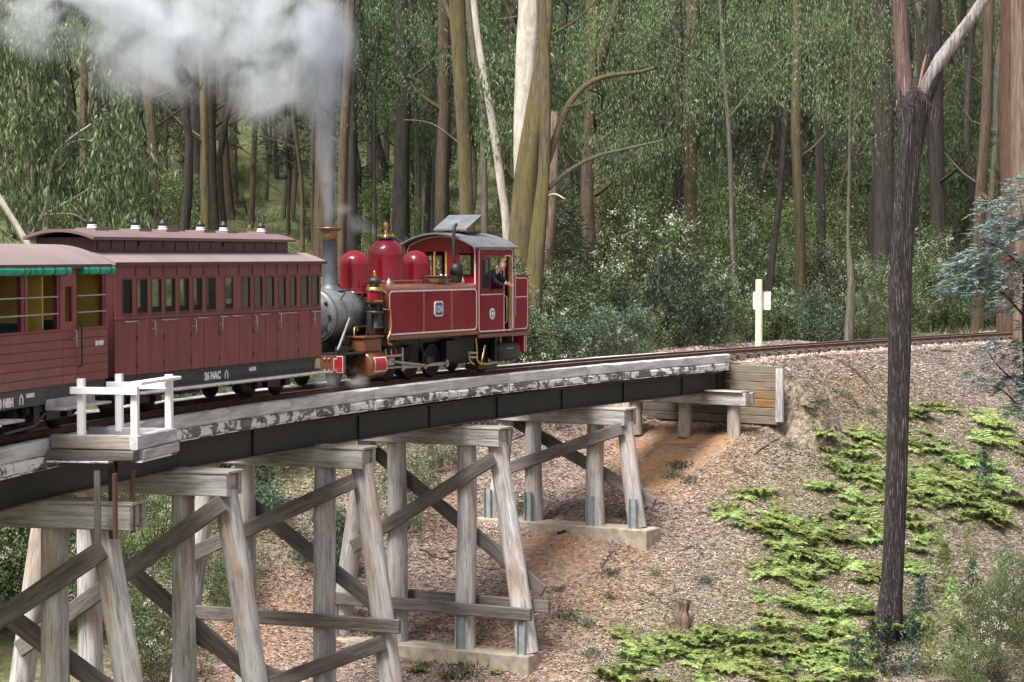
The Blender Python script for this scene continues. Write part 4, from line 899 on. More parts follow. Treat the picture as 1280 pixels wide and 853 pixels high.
M = MB(); M.tube([(-.75, -.75, 2.0), (-.6, -.8, 2.02), (-.52, -.95, 1.9)], .025, 8); M.build('copper_pipe', M_COPPER, root)
# generator and exhaust pipe on the firebox
M = MB(); M.lathe((3.0, 0, 2.42), [(.06, -.75), (.16, -.72), (.16, -.55), (.06, -.5)], 16, 'y'); M.box(2.85, 3.15, -.72, -.5, 2.13, 2.3); M.build('turbo_generator', M_BLACK, root)
M = MB(); M.tube([(2.98, -.58, 2.5), (2.98, -.58, 3.30), (3.02, -.58, 3.40), (3.15, -.55, 3.46)], .04, 10); M.build('exhaust_pipe', M_BLACK, root)
for x_, y_ in ((3.2, -.25), (3.25, -.1), (3.2, -.45)): MB().lathe((x_, y_, 2.1), [(.04, 0), (.04, .1), (.06, .12), (.06, .16), (.02, .22)], 10).build('steam_valve', M_MET, root)
# injector pipes and ashpan below cab
M = MB(); M.tube([(3.35, -.95, .84), (3.36, -.97, .60), (3.34, -.98, .36), (3.45, -.99, .26), (3.6, -.99, .24)], .024, 8); M.tube([(3.0, -.95, .55), (3.02, -.98, .33), (3.2, -.99, .25)], .02, 8); M.tube([(3.78, -.95, .66), (3.62, -.98, .40), (3.5, -.99, .26), (3.8, -.99, .23), (4.3, -.99, .25)], .028, 8)
M.build('injector_pipe', M_BRASS, root)
M = MB(); M.tube([(3.05, -.96, .52), (3.4, -.96, .50)], .03, 7); M.tube([(3.05, -.96, .42), (3.4, -.96, .40)], .03, 7); M.build('injector', M_MET, root)
M = MB(); M.box(3.45, 4.35, -.98, -.6, .02 + .1, .24, ch=.02); M.box(3.0, 4.0, -.55, .55, .25, .95); M.box(4.28, 4.32, -.97, -.93, .24, .85); M.build('ashpan', M_BLACK, root)
rs_ = MB().lathe((0, -.76, .48), [(.05, 4.55), (.20, 4.60), (.235, 4.66), (.235, 5.50), (.20, 5.58), (.05, 5.62)], 24, 'x').build('air_reservoir', M_BLACK, root)
M = MB(); M.box(4.75, 4.79, -.85, -.7, .68, .9); M.box(5.35, 5.39, -.85, -.7, .68, .9); M.tube([(4.6, -.95, .55), (5.1, -1.0, .55)], .012, 6); M.build('reservoir_strap', M_MET, root)
# cab
M = MB(); M.box(3.42, 6.02, -1.0, 1.0, .84, .92, ch=.01); M.build('footplate', M_BROWN, root)
M = MB(); M.box(3.46, 5.97, -.94, .94, .921, .945); M.build('cab_floor', M_BLACK, root)
CX0, CX1, CXB = 3.44, 5.18, 5.97
def cabside(sg):
    y0, y1 = sorted((sg * .965, sg * .925)); M = MB()
    for q in ((CX0, 4.70, .945, 1.94), (CX0, CX1, 2.74, 2.95), (CX0, 3.56, 1.94, 2.74), (4.66, 4.74, 1.94, 2.74), (4.70, 4.74, .945, 1.94), (5.10, CX1, .945, 2.74)): M.box(q[0], q[1] - .0005, y0, y1, q[2] + .0005, q[3])
    side = M.build('cab_side', M_LOCO, root)
    B = MB(); B.prism([(CX1, .945), (CXB, .945), (CXB, 2.20), (CXB - .04, 2.26), (CX1 + .16, 2.26), (CX1 + .06, 2.32), (CX1, 2.42)], y0 + .001, y1 - .001, 'y'); bk = B.build('bunker_side', M_LOCO, root)
    if sg < 0:
        L = MB(); L.strip(rrect(CX0 + .04, CX1 - .04, .99, 2.90, .08), .028, y0, t=.004); 
        L.strip([(4.70, .96), (4.70, 2.62), (4.72, 2.70), (4.78, 2.74), (5.04, 2.74), (5.09, 2.70), (5.11, 2.62), (5.11, .96)], .026, y0 - .002, t=.005, closed=False); L.strip([(CX0 + .12, 1.84), (4.64, 1.84)], .022, y0, t=.004, closed=False)
        L.build('white_lining', M_LINE, side)
        L = MB(); L.strip([(CX1 + .02, 1.0), (CX1 + .02, 2.36), (CX1 + .09, 2.27), (CX1 + .2, 2.21), (CXB - .1, 2.21), (CXB - .05, 2.15), (CXB - .05, 1.08), (CXB - .12, 1.0)], .026, y0 + .001, t=.004); L.strip([(CX1 + .04, 1.76), (CXB - .06, 1.76)], .02, y0 + .001, t=.004, closed=False); L.build('white_lining', M_LINE, bk)
        W = MB(); W.box(3.565, 3.60, y0 - .004, y0 + .03, 1.95, 2.73); W.box(3.99, 4.03, y0 - .004, y0 + .03, 1.95, 2.73); W.box(3.60, 3.99, y0 - .004, y0 + .03, 1.95, 1.98); W.box(3.60, 3.99, y0 - .004, y0 + .03, 2.64, 2.73); wf = W.build('sliding_window', M_CARIN, side)
        G = MB(); G.box(3.60, 3.99, y0 + .012, y0 + .018, 1.98, 2.64); G.build('pane', M_GLASS, wf)
        A = MB(); A.box(4.05, 4.64, y0 - .06, y0 + .03, 1.925, 1.965, ch=.01); A.build('armrest', M_BLACK, side)
        D = MB(); D.box(5.02, 5.09, y0 + .01, y0 + .05, .95, 2.72); D.build('door_edge', M_OCHREW, side)
        for x_, a, b in ((4.76, 1.15, 1.80), (5.2, 1.3, 2.62)):
            H = MB(); H.tube([(x_, y0, a), (x_, y0 - .05, a + .04), (x_, y0 - .05, b - .04), (x_, y0, b)], .012, 6); H.build('handrail', M_MET, side)
        H = MB(); H.tube([(5.12, y0, 2.45), (5.2, y0 - .05, 2.46), (5.33, y0 - .06, 2.58), (5.38, y0 - .06, 2.60)], .014, 6); H.build('lamp_iron', M_BLACK, side)
        # roundel with a white figure on blue
        R = MB(); R.lathe((4.12, y0 - .001, 1.39), [(.13, 0), (.13, -.006)], 28, 'y'); rd = R.build('roundel', M_PLATE, side)
        R = MB(); R.lathe((4.12, y0 - .006, 1.39), [(.085, -.001), (.085, -.004)], 24, 'y'); R.build('roundel_field', M_BLUE, rd)
        R = MB(); R.prism([(4.12 + dx, 1.39 + dz) for dx, dz in ((-.03, -.06), (.03, -.06), (.035, -.02), (.06, .0), (.055, .035), (.02, .03), (.0, .05), (-.02, .03), (-.055, .035), (-.06, 0), (-.035, -.02))], y0 - .013, y0 - .0105, 'y'); R.build('roundel_emblem', M_PLATE, rd)
both(cabside)
# cab front and back with openings; local x faces
def cabend(x0, x1, ops, nm):
    ys = sorted(set([-.965, .965] + [v for o in ops for v in o[:2]])); M = MB()
    def top(y): return 2.93 + .33 * (1 - (y / 1.05) ** 2) - .012
    for a, b in zip(ys[:-1], ys[1:]):
        op = [o for o in ops if o[0] <= a and o[1] >= b]
        n = max(1, int((b - a) / .1))
        for i in range(n):
            c0 = a + (b - a) * i / n; c1 = a + (b - a) * (i + 1) / n
            if op: o = op[0]; M.box(x0, x1, c0, c1, .945, o[2]); M.prism([(c0, o[3]), (c1, o[3]), (c1, top(c1)), (c0, top(c0))], x0, x1, 'x')
            else: M.prism([(c0, .945), (c1, .945), (c1, top(c1)), (c0, top(c0))], x0, x1, 'x')
    return M.build(nm, M_LOCO, root)
fr_ = cabend(CX0 - .03, CX0 - .001, [(-.86, -.47, 2.24, 2.80), (.47, .86, 2.24, 2.80), (-.12, .14, 2.24, 2.84), (.2, .42, 2.24, 2.84)], 'cab_front')
cabend(CX1 + .001, CX1 + .03, [(-.7, -.2, 2.3, 2.75), (.2, .7, 2.3, 2.75)], 'cab_back')
L = MB(); pts = [(-.90, 1.0)] + [(-.90, 2.86)] + [(y_, 2.88 + .33 * (1 - (y_ / 1.05) ** 2) - .02) for y_ in np.linspace(-.84, .84, 15)] + [(.90, 2.86), (.90, 1.0)]
for a, b in zip(pts[:-1], pts[1:]):
    d_ = Vector((b[0] - a[0], b[1] - a[1])).normalized(); n_ = (-d_.y * .014, d_.x * .014); L.add([(CX0 - .036, a[0] + n_[0], a[1] + n_[1]), (CX0 - .036, b[0] + n_[0], b[1] + n_[1]), (CX0 - .036, b[0] - n_[0], b[1] - n_[1]), (CX0 - .036, a[0] - n_[0], a[1] - n_[1])], [(0, 1, 2, 3)])
L.build('white_lining', M_LINE, fr_)
for y_ in (-.14, .17): M = MB(); M.box(CX0 - .05, CX0, y_ - .025, y_ + .025, 2.24, 2.84); M.build('window_post', M_OCHREW, fr_)
arcroof(1.06, 2.945, .33, .04, 3.12, 5.28, 18).build('cab_roof', M_ROOFK, root)
M = MB(); M.box(3.95, 4.65, -.34, .36, 3.26, 3.31); M.build('hatch_frame', M_BLACK, root)
M = MB(); c_, s_ = cos(radians(38)), sin(radians(38)); vs = []
hx0, hx1 = 3.75, 4.75
for x_ in (0, 1):
    for y_ in (-.48, .40):
        for z_ in (0, .035):
            X_ = hx0 + x_ * .95 * c_; Z_ = 3.33 + x_ * .95 * .36 + z_; vs.append((X_, y_, Z_))
M.add(vs, [(0, 1, 3, 2), (4, 6, 7, 5), (0, 4, 5, 1), (2, 3, 7, 6), (0, 2, 6, 4), (1, 5, 7, 3)]); M.build('roof_hatch', M_ROOFK, root)
# bunker inside, back beam, backhead
M = MB(); M.box(5.93, 5.969, -.925, .925, .945, 2.2); M.box(CX1 + .031, 5.92, -.924, .924, .96, 2.05); M.build('coal_bunker', M_BLACK, root)
M = MB(); M.box(CX1 + .1, CXB + .06, -1.0, -.9, 2.262, 2.285); M.build('bunker_rim', M_BROWN, root)
M = MB(); M.box(3.47, 4.0, -.5, .5, .95, 2.1); M.lathe((4.05, 0, 1.8), [(.1, -.02), (.1, .02)], 10, 'x'); M.build('backhead', M_BLACK, root)
rb = MB(); rb.box(5.75, 5.86, -.96, .96, .42, .84, ch=.01); rb = rb.build('rear_buffer_beam', M_RED, root)
M = MB(); M.strip(rrect(5.755, 5.855, .46, .80, .03), .018, -.96, t=.004, closed=True); M.build('white_lining', M_LINE, rb)
M = MB(); M.tube([(5.86, 0, .5), (6.3, 0, .5)], .05, 8); M.build('coupler', M_BLACK, root)
# headlamp-less front coupler
M = MB(); M.tube([(-2.35, 0, .5), (-2.75, 0, .5)], .05, 8); M.box(-2.8, -2.7, -.1, .1, .42, .58); M.build('coupler', M_BLACK, root)
LOCO_LOC, LOCO_RZ = loc, rz
# ------------------------------------------------------------------ driver
def tissue(name, c, r=.6): return plain(name, c, r, 0, .08, 6, bstr=.05)
SKIN = tissue('skin', (.62, .36, .27)); HAIR = plain('sandy_hair', (.27, .155, .075), .7, 0, .4, 30, bstr=.8); NAVY = plain('navy_shirt', (.018, .024, .05), .85, 0, .3, 8, bstr=.3); TROU = plain('dark_trousers', (.02, .02, .022), .9)
def skin_mesh(name, verts, edges, radii, mat, parent, sub=2, root_i=0):
    me = bpy.data.meshes.new(name); me.from_pydata(verts, edges, []); o = bpy.data.objects.new(name, me); link(o, parent)
    m = o.modifiers.new('skin', 'SKIN'); sv = me.skin_vertices[0].data if me.skin_vertices else None
    if sv is None:
        import bmesh
        bm = bmesh.new(); bm.from_mesh(me); bm.verts.layers.skin.verify(); bm.to_mesh(me); bm.free(); sv = me.skin_vertices[0].data
    for i, r in enumerate(radii): sv[i].radius = (r, r) if isinstance(r, (int, float)) else r
    sv[root_i].use_root = True
    s2 = o.modifiers.new('sub', 'SUBSURF'); s2.levels = sub; s2.render_levels = sub; m.use_smooth_shade = True
    me.materials.append(mat); return o
dr = thing('person', 'driver in a navy shirt leaning out of the cab window, hand on the rail', 'person', loc, rz)
# standing on the cab floor (z .945), leaning out towards the camera side (-y), looking at the camera
pel = (4.40, -.45, 1.80); che = (4.38, -.80, 2.28)
V_ = [pel, (4.40, -.58, 1.98), che, (4.40, -.90, 2.37), (4.41, -.93, 2.39),                 # 0-4 spine, neck base, neck
      (4.20, -.86, 2.33), (4.17, -1.04, 2.12), (4.38, -1.10, 2.06), (4.47, -1.10, 2.07),     # 5-8 near arm folded on the sill
      (4.57, -.86, 2.33), (4.66, -1.04, 2.12), (4.76, -1.06, 2.04),                           # 9-11 other arm to handrail
      (4.30, -.42, 1.72), (4.30, -.35, 1.35), (4.28, -.30, 1.0), (4.50, -.42, 1.72), (4.50, -.35, 1.35), (4.52, -.30, 1.0)]
E_ = [(0, 1), (1, 2), (2, 3), (3, 4), (2, 5), (5, 6), (6, 7), (7, 8), (2, 9), (9, 10), (10, 11), (0, 12), (12, 13), (13, 14), (0, 15), (15, 16), (16, 17)]
R_ = [(.16, .12), (.155, .115), (.17, .12), .065, .055, .075, .055, .042, .032, .075, .052, .033, .085, .065, .05, .085, .065, .05]
body = skin_mesh('torso', V_, E_, R_, NAVY, dr)
# head: lofted rings with a face
def head(c, yaw, tilt, parent):
    H = MB(); n = 20; rings = [(-.115, .030, .034, .028), (-.100, .045, .052, .02), (-.075, .058, .070, .010), (-.045, .066, .082, .004), (-.01, .072, .090, 0), (.03, .076, .095, -.004), (.065, .073, .092, -.006), (.09, .060, .078, -.008), (.108, .035, .048, -.010), (.114, .006, .008, -.010)]
    vs = []
    for z, rx, ry, oy in rings:
        for k in range(n):
            a = 2 * pi * k / n; x_ = rx * cos(a); y_ = -ry * sin(a) - oy
            f = max(0, sin(a)) ** 10
            if -.05 < z < .0: y_ -= f * .022 if z < -.03 else f * .016     # nose
            if z == .03: y_ += (abs(abs(a - pi / 2) - .45) < .25) * .012        # eye sockets
            vs.append((x_, y_, z))
    H.add(vs, [(i * n + k, i * n + (k + 1) % n, (i + 1) * n + (k + 1) % n, (i + 1) * n + k) for i in range(len(rings) - 1) for k in range(n)], True)
    H.add(vs[:n], [tuple(range(n))]); Mx = Matrix.Translation(c) @ Matrix.Rotation(yaw, 4, 'Z') @ Matrix.Rotation(tilt, 4, 'X')
    h = H.build('head', SKIN, parent, Mx)
    for sx in (-1, 1):
        K = MB().lathe((sx * .030, -.088, .022), [(.002, -.006), (.010, -.003), (.012, .004)], 10, 'y'); K.build('eye', M_PLATE, h); K = MB().lathe((sx * .030, -.094, .022), [(.001, -.003), (.006, .0)], 8, 'y'); K.build('pupil', M_BLACK, h)
        K = MB(); K.tube([(sx * .075, -.005, -.025), (sx * .086, .012, .0), (sx * .085, .012, .025), (sx * .076, 0, .03)], .009, 6); K.build('ear', SKIN, h)
        K = MB(); K.tube([(sx * .016, -.097, .042), (sx * .045, -.087, .044)], .004, 5); K.build('eyebrow', HAIR, h)
    K = MB(); K.tube([(-.020, -.090, -.066), (0, -.097, -.066), (.020, -.090, -.066)], .005, 6); K.build('mouth', tissue('lips', (.45, .17, .14)), h)
    K = MB(); n = 16; vs = []; rr = [(.05, .078, .096), (.075, .083, .100), (.105, .070, .088), (.125, .04, .055)]
    for i, (z, rx, ry) in enumerate(rr):
        for k in range(n):
            a = 2 * pi * k / n; j = 1 + .10 * sin(k * 2.7 + i * 1.9); zz = z - (.06 if sin(a) < -.1 and i == 0 else 0); vs.append((rx * j * cos(a), -ry * j * sin(a) + .012, zz + .010 * sin(k * 3.1 + i)))
    K.add(vs, [(i * n + k, i * n + (k + 1) % n, (i + 1) * n + (k + 1) % n, (i + 1) * n + k) for i in range(3) for k in range(n)], True); K.add(vs[-n:], [tuple(range(n))]); hr = K.build('hair', HAIR, h)
    for q in range(16):
        a = RS.uniform(0, 2 * pi); b = RS.uniform(.2, 1.2); p0 = Vector((.07 * cos(a) * cos(b), .085 * sin(a) * cos(b) + .012, .07 + .06 * sin(b))); K = MB(); K.tube([p0, p0 * 1.15 + Vector((.01, 0, .02)), p0 * 1.25 + Vector((.025, 0, .015))], [.014, .011, .004], 5); K.build('curl', HAIR, hr)
    return h
MB().tube([(4.40, -.90, 2.34), (4.43, -.96, 2.42), (4.455, -1.0, 2.49)], [.062, .055, .055], 12).build('neck', SKIN, body)
hd = head((4.475, -1.03, 2.53), radians(-52), radians(6), body); hd.scale = (1.12, 1.12, 1.12)
def hand(parent, W, d, side, curl, nm='hand'):
    """palm with four bent fingers and a thumb; d: direction of the fingers, side: thumb direction"""
    W = Vector(W); d = Vector(d).normalized(); u = Vector(side).normalized(); u = (u - d * u.dot(d)).normalized(); nn = d.cross(u)
    Vv = [W, W + d * .045, W + d * .085]; Ee = [(0, 1), (1, 2)]; Rr = [.026, (.036, .02), (.036, .018)]
    for i, (o, L) in enumerate(((.03, .072), (.01, .082), (-.010, .076), (-.029, .060))):
        b = len(Vv); p = W + d * .088 + u * o; dirs = d; Vv.append(p); Ee.append((2, b)); Rr.append(.011)
        for k in range(3): dirs = (dirs * cos(curl) + nn * sin(curl)).normalized(); p = p + dirs * L / 3 * 1.1; Vv.append(p); Ee.append((b + k, b + k + 1)); Rr.append(.0095 - k * .001)
    b = len(Vv); p = W + d * .03 + u * .035; Vv.append(p); Ee.append((1, b)); Rr.append(.014); p = p + (d * .5 + u * .8) * .035; Vv.append(p); Ee.append((b, b + 1)); Rr.append(.011); p = p + (d * .8 + u * .2 + nn * .4) * .028; Vv.append(p); Ee.append((b + 1, b + 2)); Rr.append(.009)
    return skin_mesh(nm, Vv, Ee, Rr, SKIN, parent, 1)
hand(body, (4.46, -1.10, 2.07), (.8, -.3, .15), (0, -.3, 1), .35); hand(body, (4.74, -1.05, 2.05), (.5, -.6, -.1), (0, .2, 1), .8)
# ================================================================== VEGETATION
def nrm(a): return a / np.maximum(np.linalg.norm(a, axis=1, keepdims=True), 1e-6)
def blades(C, D, L, W, R=None, up=None, fold=.0):
    """leaves: centre, direction, length, width -> kite quads"""
    R = R or RS; n = len(C); D = nrm(D); ref = R.normal(size=(n, 3)) if up is None else up + R.normal(size=(n, 3)) * .35
    S = nrm(np.cross(D, ref)); L = np.broadcast_to(L, n)[:, None]; W = np.broadcast_to(W, n)[:, None]
    V = np.stack([C, C + D * L * .4 + S * W, C + D * L, C + D * L * .4 - S * W], 1).reshape(-1, 3)
    return V, np.arange(n * 4).reshape(-1, 4)
class Fol:
    def __init__(self): self.V = []; self.F = []; self.k = 0
    def add(self, V, F): self.V.append(V); self.F.append(F + self.k); self.k += len(V)
    def build(self, name, mat, parent=None): return npmesh(name, np.concatenate(self.V), np.concatenate(self.F), mat, parent)
def ell(n, rx, ry, rz_, c=(0, 0, 0), shell=.55):
    d = nrm(RS.normal(size=(n, 3))); r = (shell + (1 - shell) * RS.rand(n, 1)) ; return d * r * np.array([rx, ry, rz_]) + np.array(c)
def euc_crown(nclump, per, rx, ry, rz_, c, L=.20, W=.022, spread=.32, fol=None, centers=None, droop=1.0):
    fo = fol or Fol(); cc = ell(nclump, rx, ry, rz_, c, .35) if centers is None else centers; nclump = len(cc)
    sc = RS.uniform(.6, 1.35, nclump)
    P = np.repeat(cc, per, 0) + RS.normal(size=(nclump * per, 3)) * np.repeat(sc, per)[:, None] * spread * np.array([1, 1, 1.05])
    D = RS.normal(size=(len(P), 3)) * .33 + np.array([0, 0, -droop]); fo.add(*blades(P, D, RS.uniform(.6, 1.2, len(P)) * L, RS.uniform(.7, 1.2, len(P)) * W)); return fo
def shrub_fol(n, rx, ry, rz_, L=.07, W=.018, nc=40, sp_=.17):
    fo = Fol(); cc = ell(nc, rx, ry, rz_, (0, 0, rz_ * .95), .5); cc[:, 2] = np.abs(cc[:, 2]); P = cc[RS.randint(0, nc, n)] + RS.normal(size=(n, 3)) * sp_
    P[:, 2] = np.abs(P[:, 2]); D = RS.normal(size=(n, 3)) + np.array([0, 0, .4]); fo.add(*blades(P, D, RS.uniform(.6, 1.3, n) * L, RS.uniform(.7, 1.2, n) * W)); return fo, cc
def spray(fo, p, d, L, n, leaf, w, drop=.25):
    """feathery spray: flat, with side leaflets; d = direction"""
    d = np.array(d) / np.linalg.norm(d); side = np.cross(d, [0, 0, 1.0]); side /= max(1e-6, np.linalg.norm(side)); t = (np.arange(n) + .5) / n
    base = np.array(p) + d * L * t[:, None] - np.array([0, 0, 1.0]) * (drop * L * t[:, None] ** 2)
    ll = leaf * np.sin(pi * (t * .85 + .12))
    for s in (-1, 1):
        D = side * s + d * .5 + np.array([0, 0, -.15]) + RS.normal(size=(n, 3)) * .12; fo.add(*blades(base, D, ll, w, up=np.array([0, 0, 1.0])))
def wattle_crown(ns, rx, ry, rz_, c, L=.55, n=9, leaf=.15, w=.035, fol=None, centers=None):
    fo = fol or Fol(); cc = ell(ns, rx, ry, rz_, c, .3) if centers is None else centers
    for q in cc:
        for k in range(3):
            a = RS.uniform(0, 2 * pi); spray(fo, q + RS.normal(size=3) * .12, (cos(a), sin(a), RS.uniform(-.1, .3)), L * RS.uniform(.6, 1.1), n, leaf, w)
    return fo
# ---- trunks
def trunk_mb(pts, rad, n=12, ridges=.08, seg=None):
    P = [Vector(p) for p in pts]; out = []; rr = []
    k = seg or max(2, int(26 / len(P)))
    for i in range(len(P) - 1):
        p0 = P[max(i - 1, 0)]; p1 = P[i]; p2 = P[i + 1]; p3 = P[min(i + 2, len(P) - 1)]
        for j in range(k):
            t = j / k; out.append(.5 * ((2 * p1) + (p2 - p0) * t + (2 * p0 - 5 * p1 + 4 * p2 - p3) * t * t + (3 * p1 - p0 - 3 * p2 + p3) * t ** 3)); rr.append(rad[i] + (rad[i + 1] - rad[i]) * t)
    out.append(P[-1]); rr.append(rad[-1]); M = MB(); m = len(out); vs = []; ph = RS.rand(6) * 6.3
    t0 = (out[1] - out[0]).normalized(); u = t0.orthogonal().normalized()
    for i, p in enumerate(out):
        t = (out[min(i + 1, m - 1)] - out[max(i - 1, 0)]).normalized(); u = (u - t * u.dot(t)).normalized(); w = t.cross(u)
        for q in range(n):
            a = 2 * pi * q / n; r = rr[i] * (1 + ridges * sin(3 * a + ph[0] + i * .1) + ridges * .7 * sin(5 * a + ph[1] - i * .13) + ridges * .8 * (RS.rand() - .5) + ridges * .5 * sin(i * .9 + ph[2] + a))
            vs.append(p + (u * cos(a) + w * sin(a)) * r)
    M.add(vs, [(i * n + q, i * n + (q + 1) % n, (i + 1) * n + (q + 1) % n, (i + 1) * n + q) for i in range(m - 1) for q in range(n)], True)
    M.add(vs[:n], [tuple(range(n))]); M.add(vs[-n:], [tuple(range(n))]); return M
def pixtree(name, label, mat, path, d, dz=0, branches=(), n=14, ridges=.09, group=None, cat='tree', foliage=None, ground_end=True):
    """path: (px, py, width px) from the foot up, at distance d"""
    P = [at(px, py, d) for px, py, w in path]; R = [w / 2 * d / FPX for px, py, w in path]
    base = P[0].copy()
    if ground_end:
        g = gz(P[0].x, P[0].y)
        if g < P[0].z - .05: base = Vector((P[0].x, P[0].y, g - .1)); P = [base + Vector((0, 0, 0))] + P; R = [R[0] * 1.12] + R
        else: P[0] = Vector((P[0].x, P[0].y, g - .1)); base = P[0].copy()
    root = thing(name, label, cat, base, 0, group)
    tr = trunk_mb([p - base for p in P], R, n, ridges).build('trunk', mat, root, fix=False)
    for b in branches:
        pth, m2 = b[0], (b[1] if len(b) > 1 else mat); dd = b[2] if len(b) > 2 else 0
        Q = [at(px, py, d + dd * i / max(1, len(pth) - 1)) - base for i, (px, py, w) in enumerate(pth)]; r_ = [w / 2 * d / FPX for px, py, w in pth]
        trunk_mb(Q, r_, 9, ridges).build('branch', m2, root, fix=False)
    return root, base
# ------------------------------------------------------------------ the burnt forked tree in front
TD = float(hit(1112, 786).y); print('tree at', TD)
root, base = pixtree('gum_tree', 'charred black forked gum tree standing alone on the ferny slope', B_CHAR,
    [(1108, 788, 38), (1114, 740, 28), (1117, 690, 27), (1121, 560, 27), (1124, 430, 28), (1127, 330, 27), (1133, 230, 28), (1138, 170, 30), (1140, 140, 35), (1142, 118, 30), (1144, 104, 16), (1145, 96, 5)], TD, n=26, ridges=.07,
    branches=[([(1138, 175, 22), (1136, 140, 24), (1131, 100, 20), (1128, 60, 18), (1125, 10, 17), (1123, -60, 17), (1120, -200, 14)], B_FORK), ([(1141, 175, 20), (1148, 135, 24), (1159, 102, 20), (1176, 74, 18), (1200, 42, 16), (1222, 12, 15), (1240, -20, 15), (1290, -110, 12)], B_FADE),
              ([(1150, 110, 14), (1158, 85, 12), (1163, 62, 9), (1164, 52, 4)], B_CHAR), ([(1139, 185, 27), (1137, 140, 27), (1133, 112, 20), (1130, 88, 13), (1128, 66, 6), (1127, 50, 2)], B_CHAR), ([(1141, 180, 26), (1150, 135, 26), (1160, 112, 20), (1172, 88, 12), (1186, 66, 3)], B_CHAR)])
MB().tube([at(1148, 112, TD - .3) - base, at(1155, 80, TD - .3) - base, at(1158, 68, TD - .3) - base], [.02, .032, .008], 6, jit=.4).build('split_bark', plain('raw_brown_wood', (.30, .15, .08), .8), root)
for k in range(7):
    MB().tube([at(1143, 100 + k * 3, TD - .3) - base, at(1150 + k * 4, 115 + k * 4, TD - .35) - base, at(1152 + k * 3, 132 + k * 5, TD - .33) - base], .006, 4).build('bark_strip', B_FORK, root)
# stump and the small tree at the edge with silver foliage
h = hit(853, 783); st = thing('tree_stump', 'short weathered tree stump on the open slope', 'stump', h); trunk_mb([(0, 0, -.1), (0, 0, .3), (.01, 0, .60), (.02, 0, .66)], [.22, .17, .15, .13], 18, .2).build('trunk', B_STR, st, fix=False)
# ---- big individual trunks behind the train
pixtree('gum_tree', 'tall gum with ochre mossy trunk rising behind the cab roof hatch', B_MOSS, [(584, 300, 18), (582, 230, 17), (578, 150, 17), (574, 60, 18), (570, -10, 20), (566, -160, 20)], 76, group=None,
        branches=[([(572, 40, 7), (562, 20, 6), (552, -10, 5)], B_GREY), ([(575, 180, 2.5), (540, 155, 2), (505, 150, 1.5)], B_GREY), ([(576, 160, 3), (571, 145, 2.5), (568, 120, 1.5)], B_MOSS)])
pixtree('gum_tree', 'slender pale leaning gum crossing behind the cab', B_PALE, [(634, 300, 11), (627, 240, 10), (618, 170, 10), (608, 110, 9), (599, 60, 8.5), (592, 0, 8), (586, -80, 7)], 74)
pixtree('gum_tree', 'thin greyish forked gum between the ochre trunk and the pale leaning one', B_GREY, [(606, 300, 9), (605, 200, 9), (603, 120, 10), (592, 60, 10), (586, 10, 8), (580, -60, 7)], 80, branches=[([(604, 125, 6), (596, 90, 5), (590, 60, 4)], B_PALE)])
pixtree('gum_tree', 'massive white barked gum behind the mossy trunks', B_PALE, [(656, 330, 24), (655, 240, 24), (654, 160, 24), (657, 90, 25), (660, 40, 26), (662, 0, 27), (664, -160, 25)], 72, n=20, ridges=.04, branches=[([(652, 10, 4), (645, -10, 4), (640, -40, 3)], B_GREY), ([(668, 16, 2), (640, 22, 1.6), (622, 24, 1.2)], B_GREY)])
pixtree('gum_tree', 'leaning mossy gum with yellow moss beside the cab', B_MOSS, [(650, 440, 34), (648, 350, 32), (652, 290, 31), (658, 220, 28), (668, 150, 25), (676, 90, 20), (684, 30, 13), (690, -60, 10)], 68, n=18)
pixtree('gum_tree', 'dark olive gum reaching a long mossy limb over the track', B_MOSS, [(662, 420, 26), (668, 340, 22), (673, 290, 20), (680, 220, 15), (682, 150, 13.5), (681, 80, 13), (678, 20, 12), (674, -80, 11)], 66, n=16,
        branches=[([(680, 215, 9), (691, 183, 9), (699, 158, 8.5), (711, 130, 8), (729, 110, 7.5), (750, 98, 6.5), (776, 93, 6), (800, 90, 5), (821, 84, 3.5)], B_LIMB, 2), ([(820, 85, 4), (823, 72, 3.5), (830, 56, 3)], B_DARK, 1),
                  ([(686, 236, 6), (700, 222, 6), (720, 208, 5.5), (745, 196, 5), (780, 187, 4), (828, 176, 3)], B_GREY, 3), ([(736, 112, 3), (752, 120, 2.5), (752, 134, 2)], B_DARK, 1), ([(710, 134, 3), (725, 130, 2), (738, 122, 1.5)], B_MOSS, 1),
                  ([(682, 112, 2.5), (694, 92, 2), (706, 84, 1.5)], B_GREY, 1), ([(684, 246, 2.5), (694, 243, 2.5), (706, 249, 1.5)], B_PALE, -1)])
pixtree('gum_tree', 'broad stringybark trunk with peeling strips just behind the track', B_STR, [(668, 450, 36), (672, 410, 32), (676, 340, 30), (680, 280, 28), (686, 220, 24), (690, 170, 18), (692, 140, 10)], 71, n=20, ridges=.12)
pixtree('gum_tree', 'red brown gum pair member rising beside the chimney smoke', B_BROWN, [(426, 330, 13), (428, 230, 12), (432, 130, 12), (437, 40, 12), (440, -60, 11)], 82)
pixtree('gum_tree', 'stout dark brown gum directly behind the chimney smoke', B_BROWN, [(404, 340, 26), (405, 230, 25), (409, 130, 24), (413, 40, 23), (417, -70, 22)], 90, branches=[([(400, 150, 8), (392, 110, 7), (388, 60, 6)], B_BROWN)])
